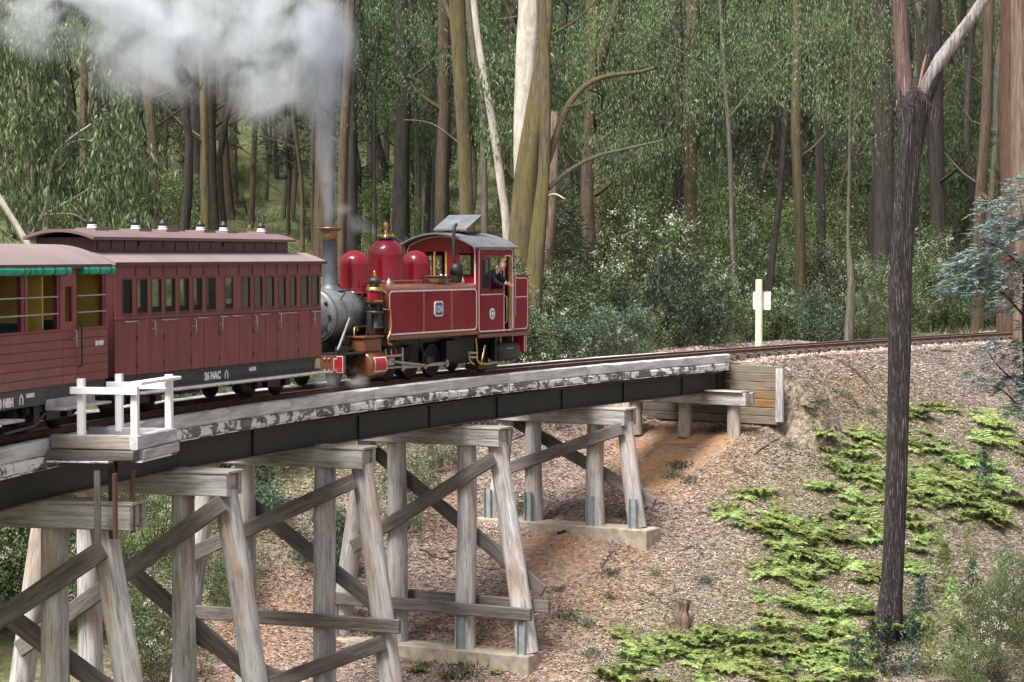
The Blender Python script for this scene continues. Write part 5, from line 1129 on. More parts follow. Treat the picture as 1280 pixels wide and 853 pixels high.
# others: (foot x, foot y, top x, top y, width px, distance, bark, label)
OT = [(248, 300, 240, -40, 15, 100, B_DARK, 'near black gum partly veiled by the plume above the clerestory'), (256, 300, 252, 60, 11, 92, B_MOSS, 'thin ochre gum standing between two near black ones'), (268, 300, 264, -40, 15, 97, B_DARK, 'near black gum on the far side of the thin ochre one'),
      (313, 300, 318, -40, 7, 105, B_BROWN, 'thin gum seen under the plume above the middle roof vents'), (354, 300, 350, -40, 6, 118, B_GREY, 'thin grey gum under the plume near the last roof vent'), (361, 300, 362, -30, 6, 112, B_DARK, 'thin dark gum next to the last roof vent'),
      (38, 262, 36, 120, 20, 92, B_BROWN, 'thick brown gum half hidden by drooping leaves above the open carriage'), (106, 262, 104, 60, 10, 95, B_BROWN, 'brown gum deep in the drooping foliage'), (148, 262, 152, 60, 8, 110, B_RED, 'reddish gum in the foliage above the enclosed carriage'), (230, 260, 228, 20, 14, 120, B_RED, 'rusty red gum behind the near black pair'),
      (440, 290, 437, -60, 15, 86, B_DARK, 'dark gum between the chimney and the steam dome'), (502, 282, 501, -30, 18, 88, B_DARK, 'broad charcoal gum above the steam dome'), (515, 250, 514, -20, 9, 125, B_BROWN, 'distant brown gum behind the charcoal one'), (534, 250, 531, -40, 18, 120, B_GREY, 'mottled grey gum left of the brown one above the cab'),
      (552, 270, 553, -50, 15, 94, B_BROWN, 'brown gum close beside the ochre mossy trunk'), (470, 230, 465, -40, 9, 140, B_GREY, 'far grey gum on the grassy rise'), (731, 320, 730, -40, 7, 96, B_DARK, 'thin dark gum on the near side of the yellow mossed trunk'), (745, 320, 738, -40, 16, 92, B_MOSS, 'yellow mossed trunk among the shrubs past the long limb'),
      (766, 316, 763, -40, 6, 90, B_DARK, 'straight sapling beside the yellow mossed trunk'), (791, 305, 789, -40, 11, 87, B_DARK, 'dark gum past the straight sapling'), (848, 320, 846, -40, 16, 85, B_DARK, 'blackened trunk of the close pair above the white flowering shrubs'), (864, 320, 866, -40, 17, 84, B_BROWN, 'brown ribbed trunk of the close pair above the white flowering shrubs'),
      (820, 290, 826, -40, 8, 130, B_RED, 'slim reddish gum before the close pair'), (890, 300, 884, 60, 6, 120, B_DARK, 'leaning sapling past the close pair'), (915, 320, 917, 20, 10, 125, B_GREY, 'pale grey gum between the close pair and the marker post'), (963, 350, 984, 120, 8, 82, B_DARK, 'curved slim trunk above the marker post'),
      (1002, 395, 996, -60, 12, 84, B_MOSS, 'straight mossy gum just past the marker post'), (1026, 385, 1022, -60, 11, 88, B_DARK, 'dark slim gum beside the straight mossy one'), (1102, 340, 1098, -60, 24, 82, B_DARK, 'thick shadowy gum close to the charred forked tree'), (1086, 330, 1080, -60, 9, 120, B_BROWN, 'distant brown gum before the thick shadowy one'),
      (1172, 330, 1166, -60, 19, 92, B_DARK, 'stout gum behind the bleached fork'), (1148, 360, 1150, -60, 8, 115, B_GREY, 'grey gum right behind the charred trunk'), (1222, 320, 1240, -60, 13, 86, B_BROWN, 'brown curving gum left of the red barked pair'), (1258, 410, 1262, -60, 22, 78, B_RED, 'tall red barked gum behind the silver wattle'), (1279, 410, 1272, -60, 19, 74, B_STR, 'pale fibrous gum at the edge behind the silver wattle'),
      (940, 300, 944, -40, 7, 140, B_GREY, 'far pale gum above the marker post'), (1050, 320, 1054, -50, 8, 130, B_BROWN, 'far brown gum past the dark slim one'), (1196, 330, 1200, -50, 7, 120, B_DARK, 'slim dark gum between the bleached fork and the curving gum'), (690, 250, 706, -40, 8, 118, B_GREY, 'grey gum behind the crook of the mossy limb'), (20, 300, 10, -60, 12, 100, B_BROWN, 'brown gum at the outer edge of the drooping foliage'), (180, 290, 184, -60, 9, 112, B_GREY, 'grey gum under the plume before the near black pair')]
for (x0, y0, x1, y1, w, d, mt, lab) in OT:
    mx = (x0 + x1) / 2 + RS.uniform(-4, 4); my = (y0 + y1) / 2
    br_ = []
    for k in range(2):
        t_ = RS.uniform(.15, .6); bx_ = x0 + (x1 - x0) * t_; by_ = y0 + (y1 - y0) * t_; sg = RS.choice([-1, 1]); L_ = RS.uniform(20, 60); br_.append(([(bx_, by_, w * .25), (bx_ + sg * L_ * .5, by_ - L_ * .35, w * .2), (bx_ + sg * L_, by_ - L_ * .9, 1.2)], mt, RS.uniform(-2, 2)))
    pixtree('gum_tree', lab, mt, [(x0, y0, w * 1.15), ((x0 + mx) / 2 + RS.uniform(-2, 2), (y0 + my) / 2, w), (mx, my, w), ((x1 + mx) / 2 + RS.uniform(-2, 2), (y1 + my) / 2, w * .95), (x1, y1, w * .9)], d, n=12, ridges=.12, branches=br_)
# leaning pale dead trunk and grey limbs poking from the drooping tree above the open carriage
pixtree('dead_tree', 'bleached dead trunk leaning down behind the open carriage roof', B_PALE, [(44, 325, 10), (30, 298, 9), (14, 272, 8), (0, 250, 8), (-30, 205, 7)], 56, ground_end=False)
# ---- shared foliage meshes
protos = {}
def proto(kind, v, fn): protos.setdefault(kind, []).append(fn)
def mk(name, fo, mat): o = fo.build(name, mat); me = o.data; bpy.data.objects.remove(o); return me
EUC = [mk('crown', euc_crown(64, 150, 2.3, 2.3, 3.6, (0, 0, 5.4), .17, .015, .2), L_EUC), mk('crown', euc_crown(78, 150, 2.8, 2.8, 4.4, (0, 0, 6.4), .17, .015, .21), L_EUC), mk('crown', euc_crown(52, 160, 2.0, 2.0, 2.8, (0, 0, 7.5), .19, .017, .21), L_EUCL)]
WAT = [mk('crown', wattle_crown(110, 2.0, 2.0, 2.2, (0, 0, 3.6)), L_TEAL), mk('crown', wattle_crown(130, 2.4, 2.4, 2.6, (0, 0, 5.4)), L_TEAL)]
def under(n, mat, rx=1.2, rz_=1.2, **k): fo, cc = shrub_fol(n, rx, rx, rz_, **k); return mk('foliage', fo, mat), cc
SHR = [under(5600, L_BELT, 1.25, 1.0, nc=56, sp_=.13), under(7000, L_BELT, 1.5, 1.5, nc=76, sp_=.14), under(5200, L_BELT2, 1.2, 1.1, L=.12, W=.02)]
UND = [under(13000, L_UND, 1.1, 1.1, nc=60, sp_=.11, L=.045, W=.012)[0], under(14000, L_UND, 1.3, 1.3, nc=70, sp_=.12, L=.05, W=.012)[0]]
def blossom(cc, n=26):
    fo = Fol(); top = cc[cc[:, 2] > np.median(cc[:, 2])]; q = top[RS.randint(0, len(top), n)] + RS.normal(size=(n, 3)) * .16
    P = np.repeat(q, 26, 0) + RS.normal(size=(n * 26, 3)) * .045; fo.add(*blades(P, RS.normal(size=P.shape), .035, .016)); return mk('blossom', fo, L_FLOWER)
BLO = [blossom(SHR[0][1], 22), blossom(SHR[1][1], 34)]
TRK = []
for hgt, r in ((8.5, .09), (10.5, .13), (5.5, .06)):
    pts = [(0, 0, -.3)] + [(RS.normal() * .12 * i, RS.normal() * .12 * i, hgt * i / 4) for i in range(1, 5)]; M = trunk_mb(pts, [r, r * .9, r * .7, r * .5, r * .2], 8)
    for k in range(7):
        z = hgt * RS.uniform(.35, .9); a = RS.uniform(0, 6.3); L_ = RS.uniform(.8, 2); M.tube([(0, 0, z), (cos(a) * L_ * .5, sin(a) * L_ * .5, z + L_ * .35), (cos(a) * L_, sin(a) * L_, z + L_ * .9)], [r * .35, r * .25, .01], 5)
    o = M.build('trunk', B_BROWN, None, fix=False); TRK.append(o.data); bpy.data.objects.remove(o)
TWG = []
for k in range(2):
    M = MB()
    for j in range(7): a = RS.uniform(0, 6.3); M.tube([(0, 0, -.2), (cos(a) * .3, sin(a) * .3, .7), (cos(a) * .8, sin(a) * .8, 1.5)], [.025, .018, .006], 5)
    o = M.build('stem', B_BROWN, None); TWG.append(o.data); bpy.data.objects.remove(o)
def place(name, parts, label, cat, loc, sc=1.0, group=None, sz=None):
    r = thing(name, label, cat, loc, RS.uniform(0, 6.3), group); s = sc * RS.uniform(.88, 1.12); r.scale = (s, s, s * (sz or RS.uniform(.85, 1.2)))
    for nm, me in parts: o = bpy.data.objects.new(nm, me); link(o, r)
    return r
# sub-canopy forest
def inview(x, y, m=4): return abs(x) < .24 * y + m
cnt = 0
def where(x, y):
    px = 640 + FPX * x / y
    for lim, t_ in ((100, 'above the open carriage'), (250, 'above the near half of the clerestory'), (400, 'above the far half of the clerestory'), (480, 'behind the chimney and first dome'), (560, 'behind the steam dome'), (660, 'behind the cab'), (760, 'under the long mossy limb'), (860, 'past the long mossy limb'), (940, 'just before the marker post'), (1020, 'just past the marker post'), (1100, 'just before the charred tree'), (1180, 'just past the charred tree'), (9999, 'behind the silver wattle')):
        if px < lim: return t_
def deep(x, y): return 'close to the track' if y < 80 else 'well behind the track' if y < 100 else 'deep in the forest' if y < 130 else 'far up the rise'
tries = 0; placed = []
while cnt < 124 and tries < 8000:
    tries += 1; y = RS.uniform(66, 165); x = RS.uniform(-.25, .25) * y + RS.uniform(-4, 4); s, p = sp(x, y); s = s[0]; p = p[0]
    if p > -9: continue
    sx = 640 + FPX * x / y
    if 440 < sx < 640 and y < 112 and RS.rand() < .75: continue          # more open over the cab, where trunks show
    if y < 94 and RS.rand() < .8: continue
    lb = ' ' + where(x, y) + ', ' + deep(x, y)
    if any((x - a) ** 2 + (y - b) ** 2 < 5.5 for a, b in placed): continue
    placed.append((x, y)); k = RS.rand(); z = gz(x, y)
    if k < .36: i = RS.randint(0, 2); place('young_gum_tree', [('trunk', TRK[i]), ('crown', EUC[i])], 'young drooping gum' + lb, 'tree', (x, y, z), RS.uniform(.9, 1.5), 'young drooping gums' + lb)
    elif k < .48: place('young_gum_tree', [('trunk', TRK[1]), ('crown', EUC[2])], 'pale leaved young gum' + lb, 'tree', (x, y, z), RS.uniform(.9, 1.5), 'pale young gums' + lb)
    else: i = RS.randint(0, 2); place('wattle_tree', [('trunk', TRK[2] if i == 0 else TRK[0]), ('crown', WAT[i])], 'feathery bluish wattle' + lb, 'tree', (x, y, z), RS.uniform(.7, 1.15), 'feathery wattles' + lb)
    cnt += 1
k = 0; tries = 0; ups = []
while k < 52 and tries < 4000:
    tries += 1; y = RS.uniform(70, 128); x = RS.uniform(-.25, .25) * y + RS.uniform(-4, 4); s, p = sp(x, y); s = s[0]; p = p[0]
    if p > -11 or any((x - a) ** 2 + (y - b) ** 2 < 6 for a, b in ups): continue
    sx = 640 + FPX * x / y
    if sx < 650 and RS.rand() < .7: continue
    ups.append((x, y)); i = RS.randint(0, 2); lb = ' ' + where(x, y) + ', ' + deep(x, y)
    place('understorey_shrub', [('foliage', UND[i]), ('stem', TWG[i])], 'tall yellow green shrub' + lb, 'shrub', (x, y, gz(x, y)), RS.uniform(1.2, 2.1) * (.72 if sx < 650 else 1), 'tall understorey shrubs' + lb, RS.uniform(1.1, 1.6)); k += 1
TK2 = []
for j, (r, mt) in enumerate(((.13, B_DARK), (.17, B_DARK), (.10, B_BROWN), (.22, B_BROWN), (.15, B_GREY))):
    pts = [(0, 0, -.3)] + [(RS.normal() * .16 * i, RS.normal() * .16 * i, 26 * i / 6) for i in range(1, 7)]; M = trunk_mb(pts, [r * 1.3, r, r * .95, r * .9, r * .85, r * .8, r * .7], 9, .1)
    for q in range(5):
        z = RS.uniform(4, 20); a = RS.uniform(0, 6.3); L_ = RS.uniform(1, 3); c_ = Vector(pts[min(6, int(z / 26 * 6) + 1)]); M.tube([(c_.x, c_.y, z), (c_.x + cos(a) * L_ * .6, c_.y + sin(a) * L_ * .6, z + L_ * .25), (c_.x + cos(a) * L_, c_.y + sin(a) * L_, z + L_ * .8)], [r * .3, r * .2, .01], 5)
    o = M.build('trunk', mt, None, fix=False); TK2.append((o.data, ('near black', 'dark furrowed', 'slim brown', 'brown barked', 'mottled grey')[j])); bpy.data.objects.remove(o)
for k in range(64):
    y = RS.uniform(78, 138); x = RS.uniform(-.245, .245) * y; s, p = sp(x, y); sx = 640 + FPX * x / y
    if p[0] > -10 or 560 < sx < 700: continue
    me, nm = TK2[RS.choice(5, p=[.3, .25, .2, .1, .15])]; lb = ' ' + where(x, y) + ', ' + deep(x, y); o = place('gum_tree', [('trunk', me)], nm + ' straight gum' + lb, 'tree', (x, y, gz(x, y)), RS.uniform(.8, 1.2), 'tall straight gum trunks' + lb, 1.0)
    o.rotation_euler = (RS.normal() * .03, RS.normal() * .03, RS.uniform(0, 6.3))
# high canopy, filling the top of the picture
EUT = [mk('crown', euc_crown(150, 150, 4.6, 4.6, 7.5, (0, 0, 13), .19, .017, .34), L_EUC), mk('crown', euc_crown(130, 160, 4.2, 4.2, 6.5, (0, 0, 15), .19, .017, .32), L_EUCL)]
for k in range(52):
    y = RS.uniform(95, 175); x = RS.uniform(-.25, .25) * y; 
    if sp(x, y)[1][0] > -12: continue
    z = gz(x, y); place('tall_gum_tree', [('trunk', TK2[RS.randint(0, 5)][0]), ('crown', EUT[RS.choice(2, p=[.7, .3])])], 'tall leafy gum ' + where(x, y) + ', ' + deep(x, y), 'tree', (x, y, z), RS.uniform(.85, 1.25), 'tall leafy gums ' + where(x, y) + ', ' + deep(x, y))
# the far wood that reads as one mass behind everything
fo = Fol(); n = 52000
y = RS.uniform(150, 230, n); x = RS.uniform(-.27, .27, n) * y; zb = ground(x, y); z = zb + RS.rand(n) ** .8 * 24; cl = np.sin(x * .7 + 1.7 * np.sin(y * .3)) * np.sin(z * .6 + x * .2) > -.35
P = np.stack([x, y, z], 1)[cl]; fo.add(*blades(P, RS.normal(size=P.shape) * .6 + [0, 0, -1], RS.uniform(.4, .9, len(P)), RS.uniform(.12, .24, len(P)))); o = fo.build('far_forest', L_SHRUB); tag(o, 'dense far forest closing the view up the hillside', 'forest', kind='stuff')
# shrub belt just behind the track, with white blossom
SL = 'dense shrub dotted with white blossom behind the rails'
k = 0; tries = 0; placed = []
while k < 120 and tries < 4000:
    tries += 1; s = RS.uniform(12, 72); p = -RS.uniform(3.2, 15) ; x, y, _ = track(s, p)
    if not inview(x, y, 2) or any((x - a) ** 2 + (y - b) ** 2 < 1.3 for a, b in placed): continue
    placed.append((x, y)); z = gz(x, y); i = RS.randint(0, 2); sx = 640 + FPX * x / y
    if sx > 1150 and p > -7: continue
    if 915 < sx < 985 and p > -8: continue
    if RS.rand() < .74: place('flowering_shrub', [('foliage', SHR[i][0]), ('blossom', BLO[i]), ('stem', TWG[i])], 'white flowering shrub ' + where(x, y) + (' beside the rails' if p > -6.5 else ' behind the first row' if p > -10.5 else ' at the back of the belt'), 'shrub', (x, y, z), RS.uniform(.9, 1.5) * (.8 if p > -6.5 else 1) * (.75 if sx < 560 else 1), 'white flowering shrubs ' + where(x, y))
    else: place('fern_leaved_shrub', [('foliage', SHR[2][0]), ('stem', TWG[0])], 'feathery green shrub ' + where(x, y) + (' beside the rails' if p > -6.5 else ' behind the first row' if p > -10.5 else ' at the back of the belt'), 'shrub', (x, y, z), RS.uniform(.8, 1.4), 'feathery shrubs ' + where(x, y))
    k += 1
# vegetation down in the gully, behind and below the bridge
k = 0; tries = 0
while k < 46 and tries < 3000:
    tries += 1; s = RS.uniform(-14, 15); p = RS.uniform(-20, -4.2); x, y, _ = track(s, p)
    if not inview(x, y, 2): continue
    if s > 2 and (p > -9 or RS.rand() < .5): continue
    i = RS.randint(0, 2); fl = RS.rand() < .3
    place('gully_shrub', [('foliage', SHR[i][0]), ('stem', TWG[i])] + ([('blossom', BLO[i])] if fl else []), 'leafy shrub in the gully below the bridge' if not fl else 'white flowering shrub in the gully below the bridge', 'shrub', (x, y, gz(x, y)), RS.uniform(.9, 1.5), 'flowering shrubs in the gully' if fl else 'leafy shrubs in the gully'); k += 1
for px, py, d, sc in ((195, 735, 53, .9), (160, 790, 50, .9), (225, 690, 56, .9), (20, 700, 52, 1.2), (40, 560 + 220, 50, 1.2), (340, 640, 60, 1.0), (352, 690, 58, .7)):
    p_ = at(px, py, d); p_.z = max(p_.z - 1.2, gz(p_.x, p_.y)); i = RS.randint(0, 2); fl = px < 240 and px > 100
    place('gully_shrub', [('foliage', SHR[i][0]), ('stem', TWG[i])] + ([('blossom', BLO[i])] if fl else []), 'gully shrub growing close behind the trestle posts', 'shrub', (p_.x, p_.y, gz(p_.x, p_.y)), sc, 'shrubs close behind the trestle posts')
# ------------------------------------------------------------------ drooping gum above the open carriage (large leaves)
def leafy_from_pixels(name, label, spots, d, mat, bark_, limbs, L, W, per=60, spread=.33, dj=1.5, base_px=None):
    b = at(*base_px, d); b.z = gz(b.x, b.y); root = thing(name, label, 'tree', b); C = []
    for (px, py, rx, ry, n_) in spots:
        for q in range(n_):
            a = RS.rand() * 2 * pi; r = sqrt(RS.rand()); p_ = at(px + rx * r * cos(a), py + ry * r * sin(a), d + RS.uniform(-dj, dj)) - b; C.append((p_.x, p_.y, p_.z))
    fo = euc_crown(0, per, 0, 0, 0, (0, 0, 0), L, W, spread, centers=np.array(C)); fo.build('crown', mat, root)
    for pth in limbs:
        Q = [at(px, py, d) - b for px, py, w in pth]; Q[0:0] = []; trunk_mb(Q, [w / 2 * d / FPX for _, _, w in pth], 8, .06).build('branch', bark_, root, fix=False)
    t0 = at(limbs[0][0][0], limbs[0][0][1], d) - b; trunk_mb([(0, 0, -.2), t0 * .5 + Vector((.1, 0, 0)), t0], [.16, .13, limbs[0][0][2] / 2 * d / FPX], 10).build('trunk', bark_, root, fix=False)
    return root
leafy_from_pixels('drooping_gum_tree', 'pale limbed gum with long drooping leaves above the open carriage', [(30, 110, 50, 70, 46), (40, 200, 60, 60, 34), (110, 200, 60, 60, 24), (140, 150, 50, 50, 16), (150, 250, 60, 40, 20), (10, 40, 40, 40, 18), (170, 190, 40, 40, 10), (20, 280, 40, 20, 5), (95, 60, 60, 40, 14)], 60, L_EUCL, B_PALE,
    [[(36, 300, 5), (56, 262, 5), (64, 205, 4), (80, 180, 3.5), (115, 155, 2.5)], [(50, 272, 4), (80, 255, 3), (105, 240, 2), (150, 205, 2), (170, 190, 1.5)], [(56, 250, 3), (62, 222, 3), (72, 190, 2), (100, 175, 1.5), (125, 180, 1)], [(48, 270, 3), (90, 268, 2), (120, 285, 1)], [(36, 300, 4), (40, 180, 3), (30, 60, 2)]], .27, .023, per=80, spread=.24, base_px=(36, 330))
leafy_from_pixels('drooping_gum_tree', 'light green gum with drooping leaves above the long mossy limb', [(800, 60, 90, 50, 36), (790, 180, 60, 30, 22), (870, 90, 80, 60, 34), (950, 60, 70, 60, 26), (990, 110, 50, 40, 16), (880, 10, 120, 30, 26), (760, 70, 50, 60, 16), (750, 170, 30, 25, 8), (830, 170, 50, 30, 10)], 80, L_EUCL, B_GREY,
    [[(915, 300, 6), (912, 180, 6), (905, 90, 5), (900, 0, 4), (895, -80, 3)], [(908, 120, 3), (860, 70, 2.5), (800, 40, 1.5)], [(909, 150, 3), (960, 90, 2.5), (1000, 60, 1.5)]], .18, .017, per=95, spread=.40, dj=2.5, base_px=(915, 360))
leafy_from_pixels('drooping_gum_tree', 'yellow green gum with drooping leaves beside the charred fork', [(1070, 40, 40, 50, 26), (1050, 110, 40, 50, 18), (1090, 120, 25, 50, 10), (1030, 30, 40, 30, 14)], 70, L_EUCL, B_GREY,
    [[(1060, 300, 4), (1062, 180, 4), (1064, 90, 3.5), (1068, 0, 3), (1070, -60, 2)]], .17, .016, per=100, spread=.33, base_px=(1060, 380))
leafy_from_pixels('drooping_gum_tree', 'dark leaved gum spreading over the trunks behind the steam dome', [(480, 50, 50, 50, 24), (530, 60, 30, 60, 14), (480, 120, 40, 30, 10), (620, 60, 25, 60, 10), (720, 60, 40, 60, 16), (450, 20, 30, 40, 10)], 84, L_EUC, B_DARK,
    [[(470, 300, 4), (468, 180, 4), (470, 90, 3.5), (476, 0, 3), (480, -60, 2)], [(470, 110, 3), (500, 70, 2), (520, 50, 1)]], .17, .016, per=95, spread=.40, dj=2.5, base_px=(470, 380))
# silver wattle at the edge of the slope
b = at(1300, 600, 47); b.z = gz(b.x, b.y); root = thing('silver_wattle_tree', 'silvery blue wattle reaching in over the litter slope', 'tree', b); fo = Fol()
for (px, py, rx, ry, n_) in ((1245, 300, 34, 22, 22), (1225, 340, 40, 26, 30), (1262, 345, 26, 30, 22), (1200, 362, 24, 11, 18), (1215, 335, 26, 14, 14), (1240, 265, 22, 14, 8), (1270, 240, 20, 18, 10), (1245, 385, 34, 8, 8), (1275, 270, 14, 18, 6), (1255, 440, 34, 16, 12), (1235, 475, 26, 20, 14), (1266, 480, 24, 26, 16), (1275, 520, 14, 20, 6), (1285, 320, 30, 60, 30), (1290, 460, 20, 60, 20)):
    for q in range(int(n_ * 1.5)):
        a = RS.rand() * 6.3; r = sqrt(RS.rand()) * 1.05; p_ = at(px + rx * r * cos(a), py + ry * r * sin(a), 46.5 + RS.uniform(-.9, .9)) - b
        for k in range(6): az = RS.uniform(2.0, 4.6); spray(fo, np.array(p_) + RS.normal(size=3) * .06, (cos(az), sin(az), RS.uniform(-.35, .5)), RS.uniform(.16, .32), 10, .08, .016)
fo.build('crown', L_SILV, root)
trunk_mb([(0, 0, -.2), at(1292, 560, 46.5) - b, at(1284, 480, 46.5) - b, at(1282, 400, 46.5) - b, at(1284, 320, 46.5) - b, at(1288, 220, 46.5) - b, at(1290, 60, 46.5) - b], [.12, .09, .085, .08, .07, .05, .03], 10).build('trunk', B_DARK, root, fix=False)
for pth in ([(1283, 400, 3), (1250, 365, 2.5), (1205, 362, 1)], [(1284, 340, 3), (1250, 310, 2), (1225, 300, 1)], [(1284, 300, 3), (1275, 250, 1)], [(1283, 490, 3), (1250, 460, 2), (1235, 440, 1)], [(1284, 520, 3), (1255, 490, 2), (1230, 480, 1)]):
    trunk_mb([at(px, py, 46.5) - b for px, py, w in pth], [w / 2 * 46.5 / FPX for _, _, w in pth], 6).build('branch', B_DARK, root, fix=False)
# ------------------------------------------------------------------ bracken on the slope
def bracken(nf, L, seed):
    fo = Fol()
    for k in range(nf):
        a = 2 * pi * k / nf + RS.uniform(-.4, .4); n = 15; t = (np.arange(n) + 1) / n; el = RS.uniform(.25, 1.05); Lf = L * RS.uniform(.7, 1.1)
        d = np.array([cos(a), sin(a), 0]); r_ = Lf * t; base = d * (r_ * cos(el) + .1 * r_ * t)[:, None]; base[:, 2] = Lf * (sin(el) * t * 1.05 - .55 * t ** 2.2)
        side = np.array([-sin(a), cos(a), 0]); ll = .36 * Lf * (1 - t) ** .75 + .015
        for s in (-1, 1):
            D = side * s + d * .38 + np.array([0, 0, -.12]) + RS.normal(size=(n, 3)) * .10; w = .13 * ll + .013
            fo.add(*blades(base, D, ll, w, up=np.array([0, 0, 1.0]))); fo.add(*blades(base + nrm(D) * (ll * .5)[:, None], D + d * .8, ll * .45, w * .7, up=np.array([0, 0, 1.0]))); fo.add(*blades(base + nrm(D) * (ll * .3)[:, None], D - d * .5, ll * .3, w * .7, up=np.array([0, 0, 1.0])))
        fo.add(*blades(base[:1] * 0, base[-1:] * 1.0 + [[0, 0, .2]], Lf * .8, .006))
    return mk('frond', fo, L_FERN)
BRK = [bracken(6, .62, 1), bracken(5, .5, 2), bracken(7, .72, 3), bracken(4, .66, 4)]
areas = [('on the litter slope uphill of the charred tree', (1015, 545, 1105, 640), 32), ('on the slope between the stump and the charred tree', (940, 640, 1100, 770), 56), ('on the bank just beyond the charred tree', (1130, 512, 1280, 640), 60), ('below the silver wattle', (1200, 600, 1280, 690), 12), ('low on the slope beside the charred tree', (1130, 640, 1200, 720), 10),
         ('at the foot of the slope below the stump', (755, 795, 905, 853), 36), ('at the bottom of the slope past the stump', (905, 770, 1080, 860), 52), ('scattered over the middle of the open slope', (900, 600, 1010, 700), 7), ('just below the end of the kerb timbers', (1010, 540, 1180, 560), 8)]
FP = []
for where, (x0, y0, x1, y1), n_ in areas:
    cx = [(RS.uniform(x0, x1), RS.uniform(y0, y1)) for _ in range(max(2, n_ // 3))]
    for q in range(n_):
        c = cx[RS.randint(len(cx))]; px, py = c[0] + RS.normal() * 24, c[1] + RS.normal() * 18
        if RS.rand() < .3 or not (x0 < px < x1 and y0 < py < y1): px, py = RS.uniform(x0, x1), RS.uniform(y0, y1)
        h = hit(px, py); FP.append((h.x, h.y))
        place('bracken_fern', [('foliage', BRK[RS.randint(4)])], 'lime green bracken fern ' + where, 'fern', h, RS.uniform(.65, 1.35), 'bracken ferns ' + where).rotation_euler[:2] = (RS.uniform(-.1, .35), RS.uniform(-.2, .2))
FP = np.array(FP); q = FP[RS.randint(0, len(FP), 26000)] + RS.normal(size=(26000, 2)) * .55; q = q[np.sin(q[:, 0] * 3.1 + q[:, 1]) * np.sin(q[:, 1] * 2.3) > -.45]
L_COVER = leafmat('ground_cover_leaf', [(.07, .11, .03), (.17, .23, .07), (.32, .37, .15)], .3)
fo = Fol(); P = np.stack([q[:, 0], q[:, 1], ground(q[:, 0], q[:, 1]) + RS.rand(len(q)) * .06], 1); fo.add(*blades(P, RS.normal(size=P.shape) + [0, 0, .5], RS.uniform(.04, .12, len(P)), RS.uniform(.008, .018, len(P)))); o = fo.build('ground_cover', L_COVER); tag(o, 'small green seedlings and herbs spreading between the ferns', 'ground cover', kind='stuff')
h = hit(1118, 790); place('tree_fern', [('foliage', BRK[2])], 'large bracken fern arching at the foot of the charred tree', 'fern', (h.x, h.y - .3, h.z), 1.7)
# low green tufts
def tuft(): 
    fo = Fol(); n = 260; P = RS.normal(size=(n, 3)) * [.17, .17, .0]; P[:, 2] = RS.rand(n) * .18; D = RS.normal(size=(n, 3)) * .8 + [0, 0, .8]; fo.add(*blades(P, D, RS.uniform(.05, .12, n), .012)); return mk('leaves', fo, L_SHRUB if RS.rand() < .5 else L_TEAL)
TF = [tuft() for _ in range(4)]
for (px, py, s) in ((850, 590, 1.3), (840, 600, 1), (862, 606, .8), (905, 540, 1.2), (890, 545, .8), (765, 725, .7), (762, 755, .6), (710, 778, 1.1), (735, 790, .7), (700, 740, .5), (655, 655, .5), (770, 660, .6), (820, 720, .5), (1055, 500, 1), (1025, 512, .8), (1090, 520, .7), (960, 680, .8), (880, 735, .7), (575, 850, 1.4), (600, 835, 1.0), (740, 820, .8), (530, 840, .6), (985, 560, .6)):
    place('low_herb', [('leaves', TF[RS.randint(4)])], 'low green herb sprouting from the bare slope', 'plant', hit(px, py), s, 'low herbs on the bare slope')
for (px, py, s) in ((740, 652, .5), (695, 656, .45), (560, 850, .9), (520, 842, .8), (620, 845, .7), (655, 838, .6)):
    place('bracken_fern', [('foliage', BRK[1])], 'small bright fern growing against a concrete footing', 'fern', hit(px, py), s, 'small ferns by the concrete footings')
# grassy ground cover on green soil
n = 60000; x = RS.uniform(-14, 26, n); y = RS.uniform(36, 130, n); s, p = sp(x, y); gg = ((p < -4) & (RS.rand(n) < .8)) | ((p > 4) & (s > 26) & (np.sin(x * 1.3) * np.sin(y * 1.1 + x) > .15) & (RS.rand(n) < .55)) | ((s < 5) & (np.abs(p) > 1.5)) ; gg &= np.abs(x / y) < .26
x, y = x[gg], y[gg]; P = np.stack([x, y, ground(x, y) - .01], 1); fo = Fol(); big = 1 + (y > 75) * 1.2
fo.add(*blades(P, RS.normal(size=P.shape) * .5 + [0, 0, 1], RS.uniform(.07, .22, len(P)) * big, .008 * big)); o = fo.build('grass', L_GRASS); tag(o, 'sparse green grass and seedlings on the banks', 'grass', kind='stuff')
# leafy plants in the bottom corner of the slope
def seedling(mat, L, n, hgt):
    fo = Fol(); P = np.stack([RS.normal(size=n) * .18, RS.normal(size=n) * .18, RS.rand(n) * hgt], 1); P[:, :2] *= (1.2 - P[:, 2:3] / hgt); D = RS.normal(size=(n, 3)) + [0, 0, .2]; fo.add(*blades(P, D, L, L * .16)); return mk('leaves', fo, mat)
SD = [seedling(L_FERN, .10, 420, 1.1), seedling(L_TEAL, .11, 460, 1.2), seedling(L_SHRUB, .11, 420, .9)]
for (px, py, s, k) in ((1180, 745, 1.5, 0), (1190, 790, 1.3, 0), (1150, 800, 1.0, 1), (1110, 850, 1.0, 1), (1160, 850, 1.2, 0), (1200, 850, 1.2, 2), (1090, 830, .8, 1), (1230, 620, .9, 1), (1175, 700, .9, 0), (1210, 700, .8, 0), (1130, 640, .6, 0), (1070, 850, .9, 1), (1140, 845, 1.1, 1), (1215, 760, 1.2, 2)):
    place('sapling', [('leaves', SD[k]), ('stem', TWG[0])] if 0 else [('leaves', SD[k])], 'leafy green sapling in the tangle low on the slope', 'plant', hit(px, py), s, 'saplings low on the slope')
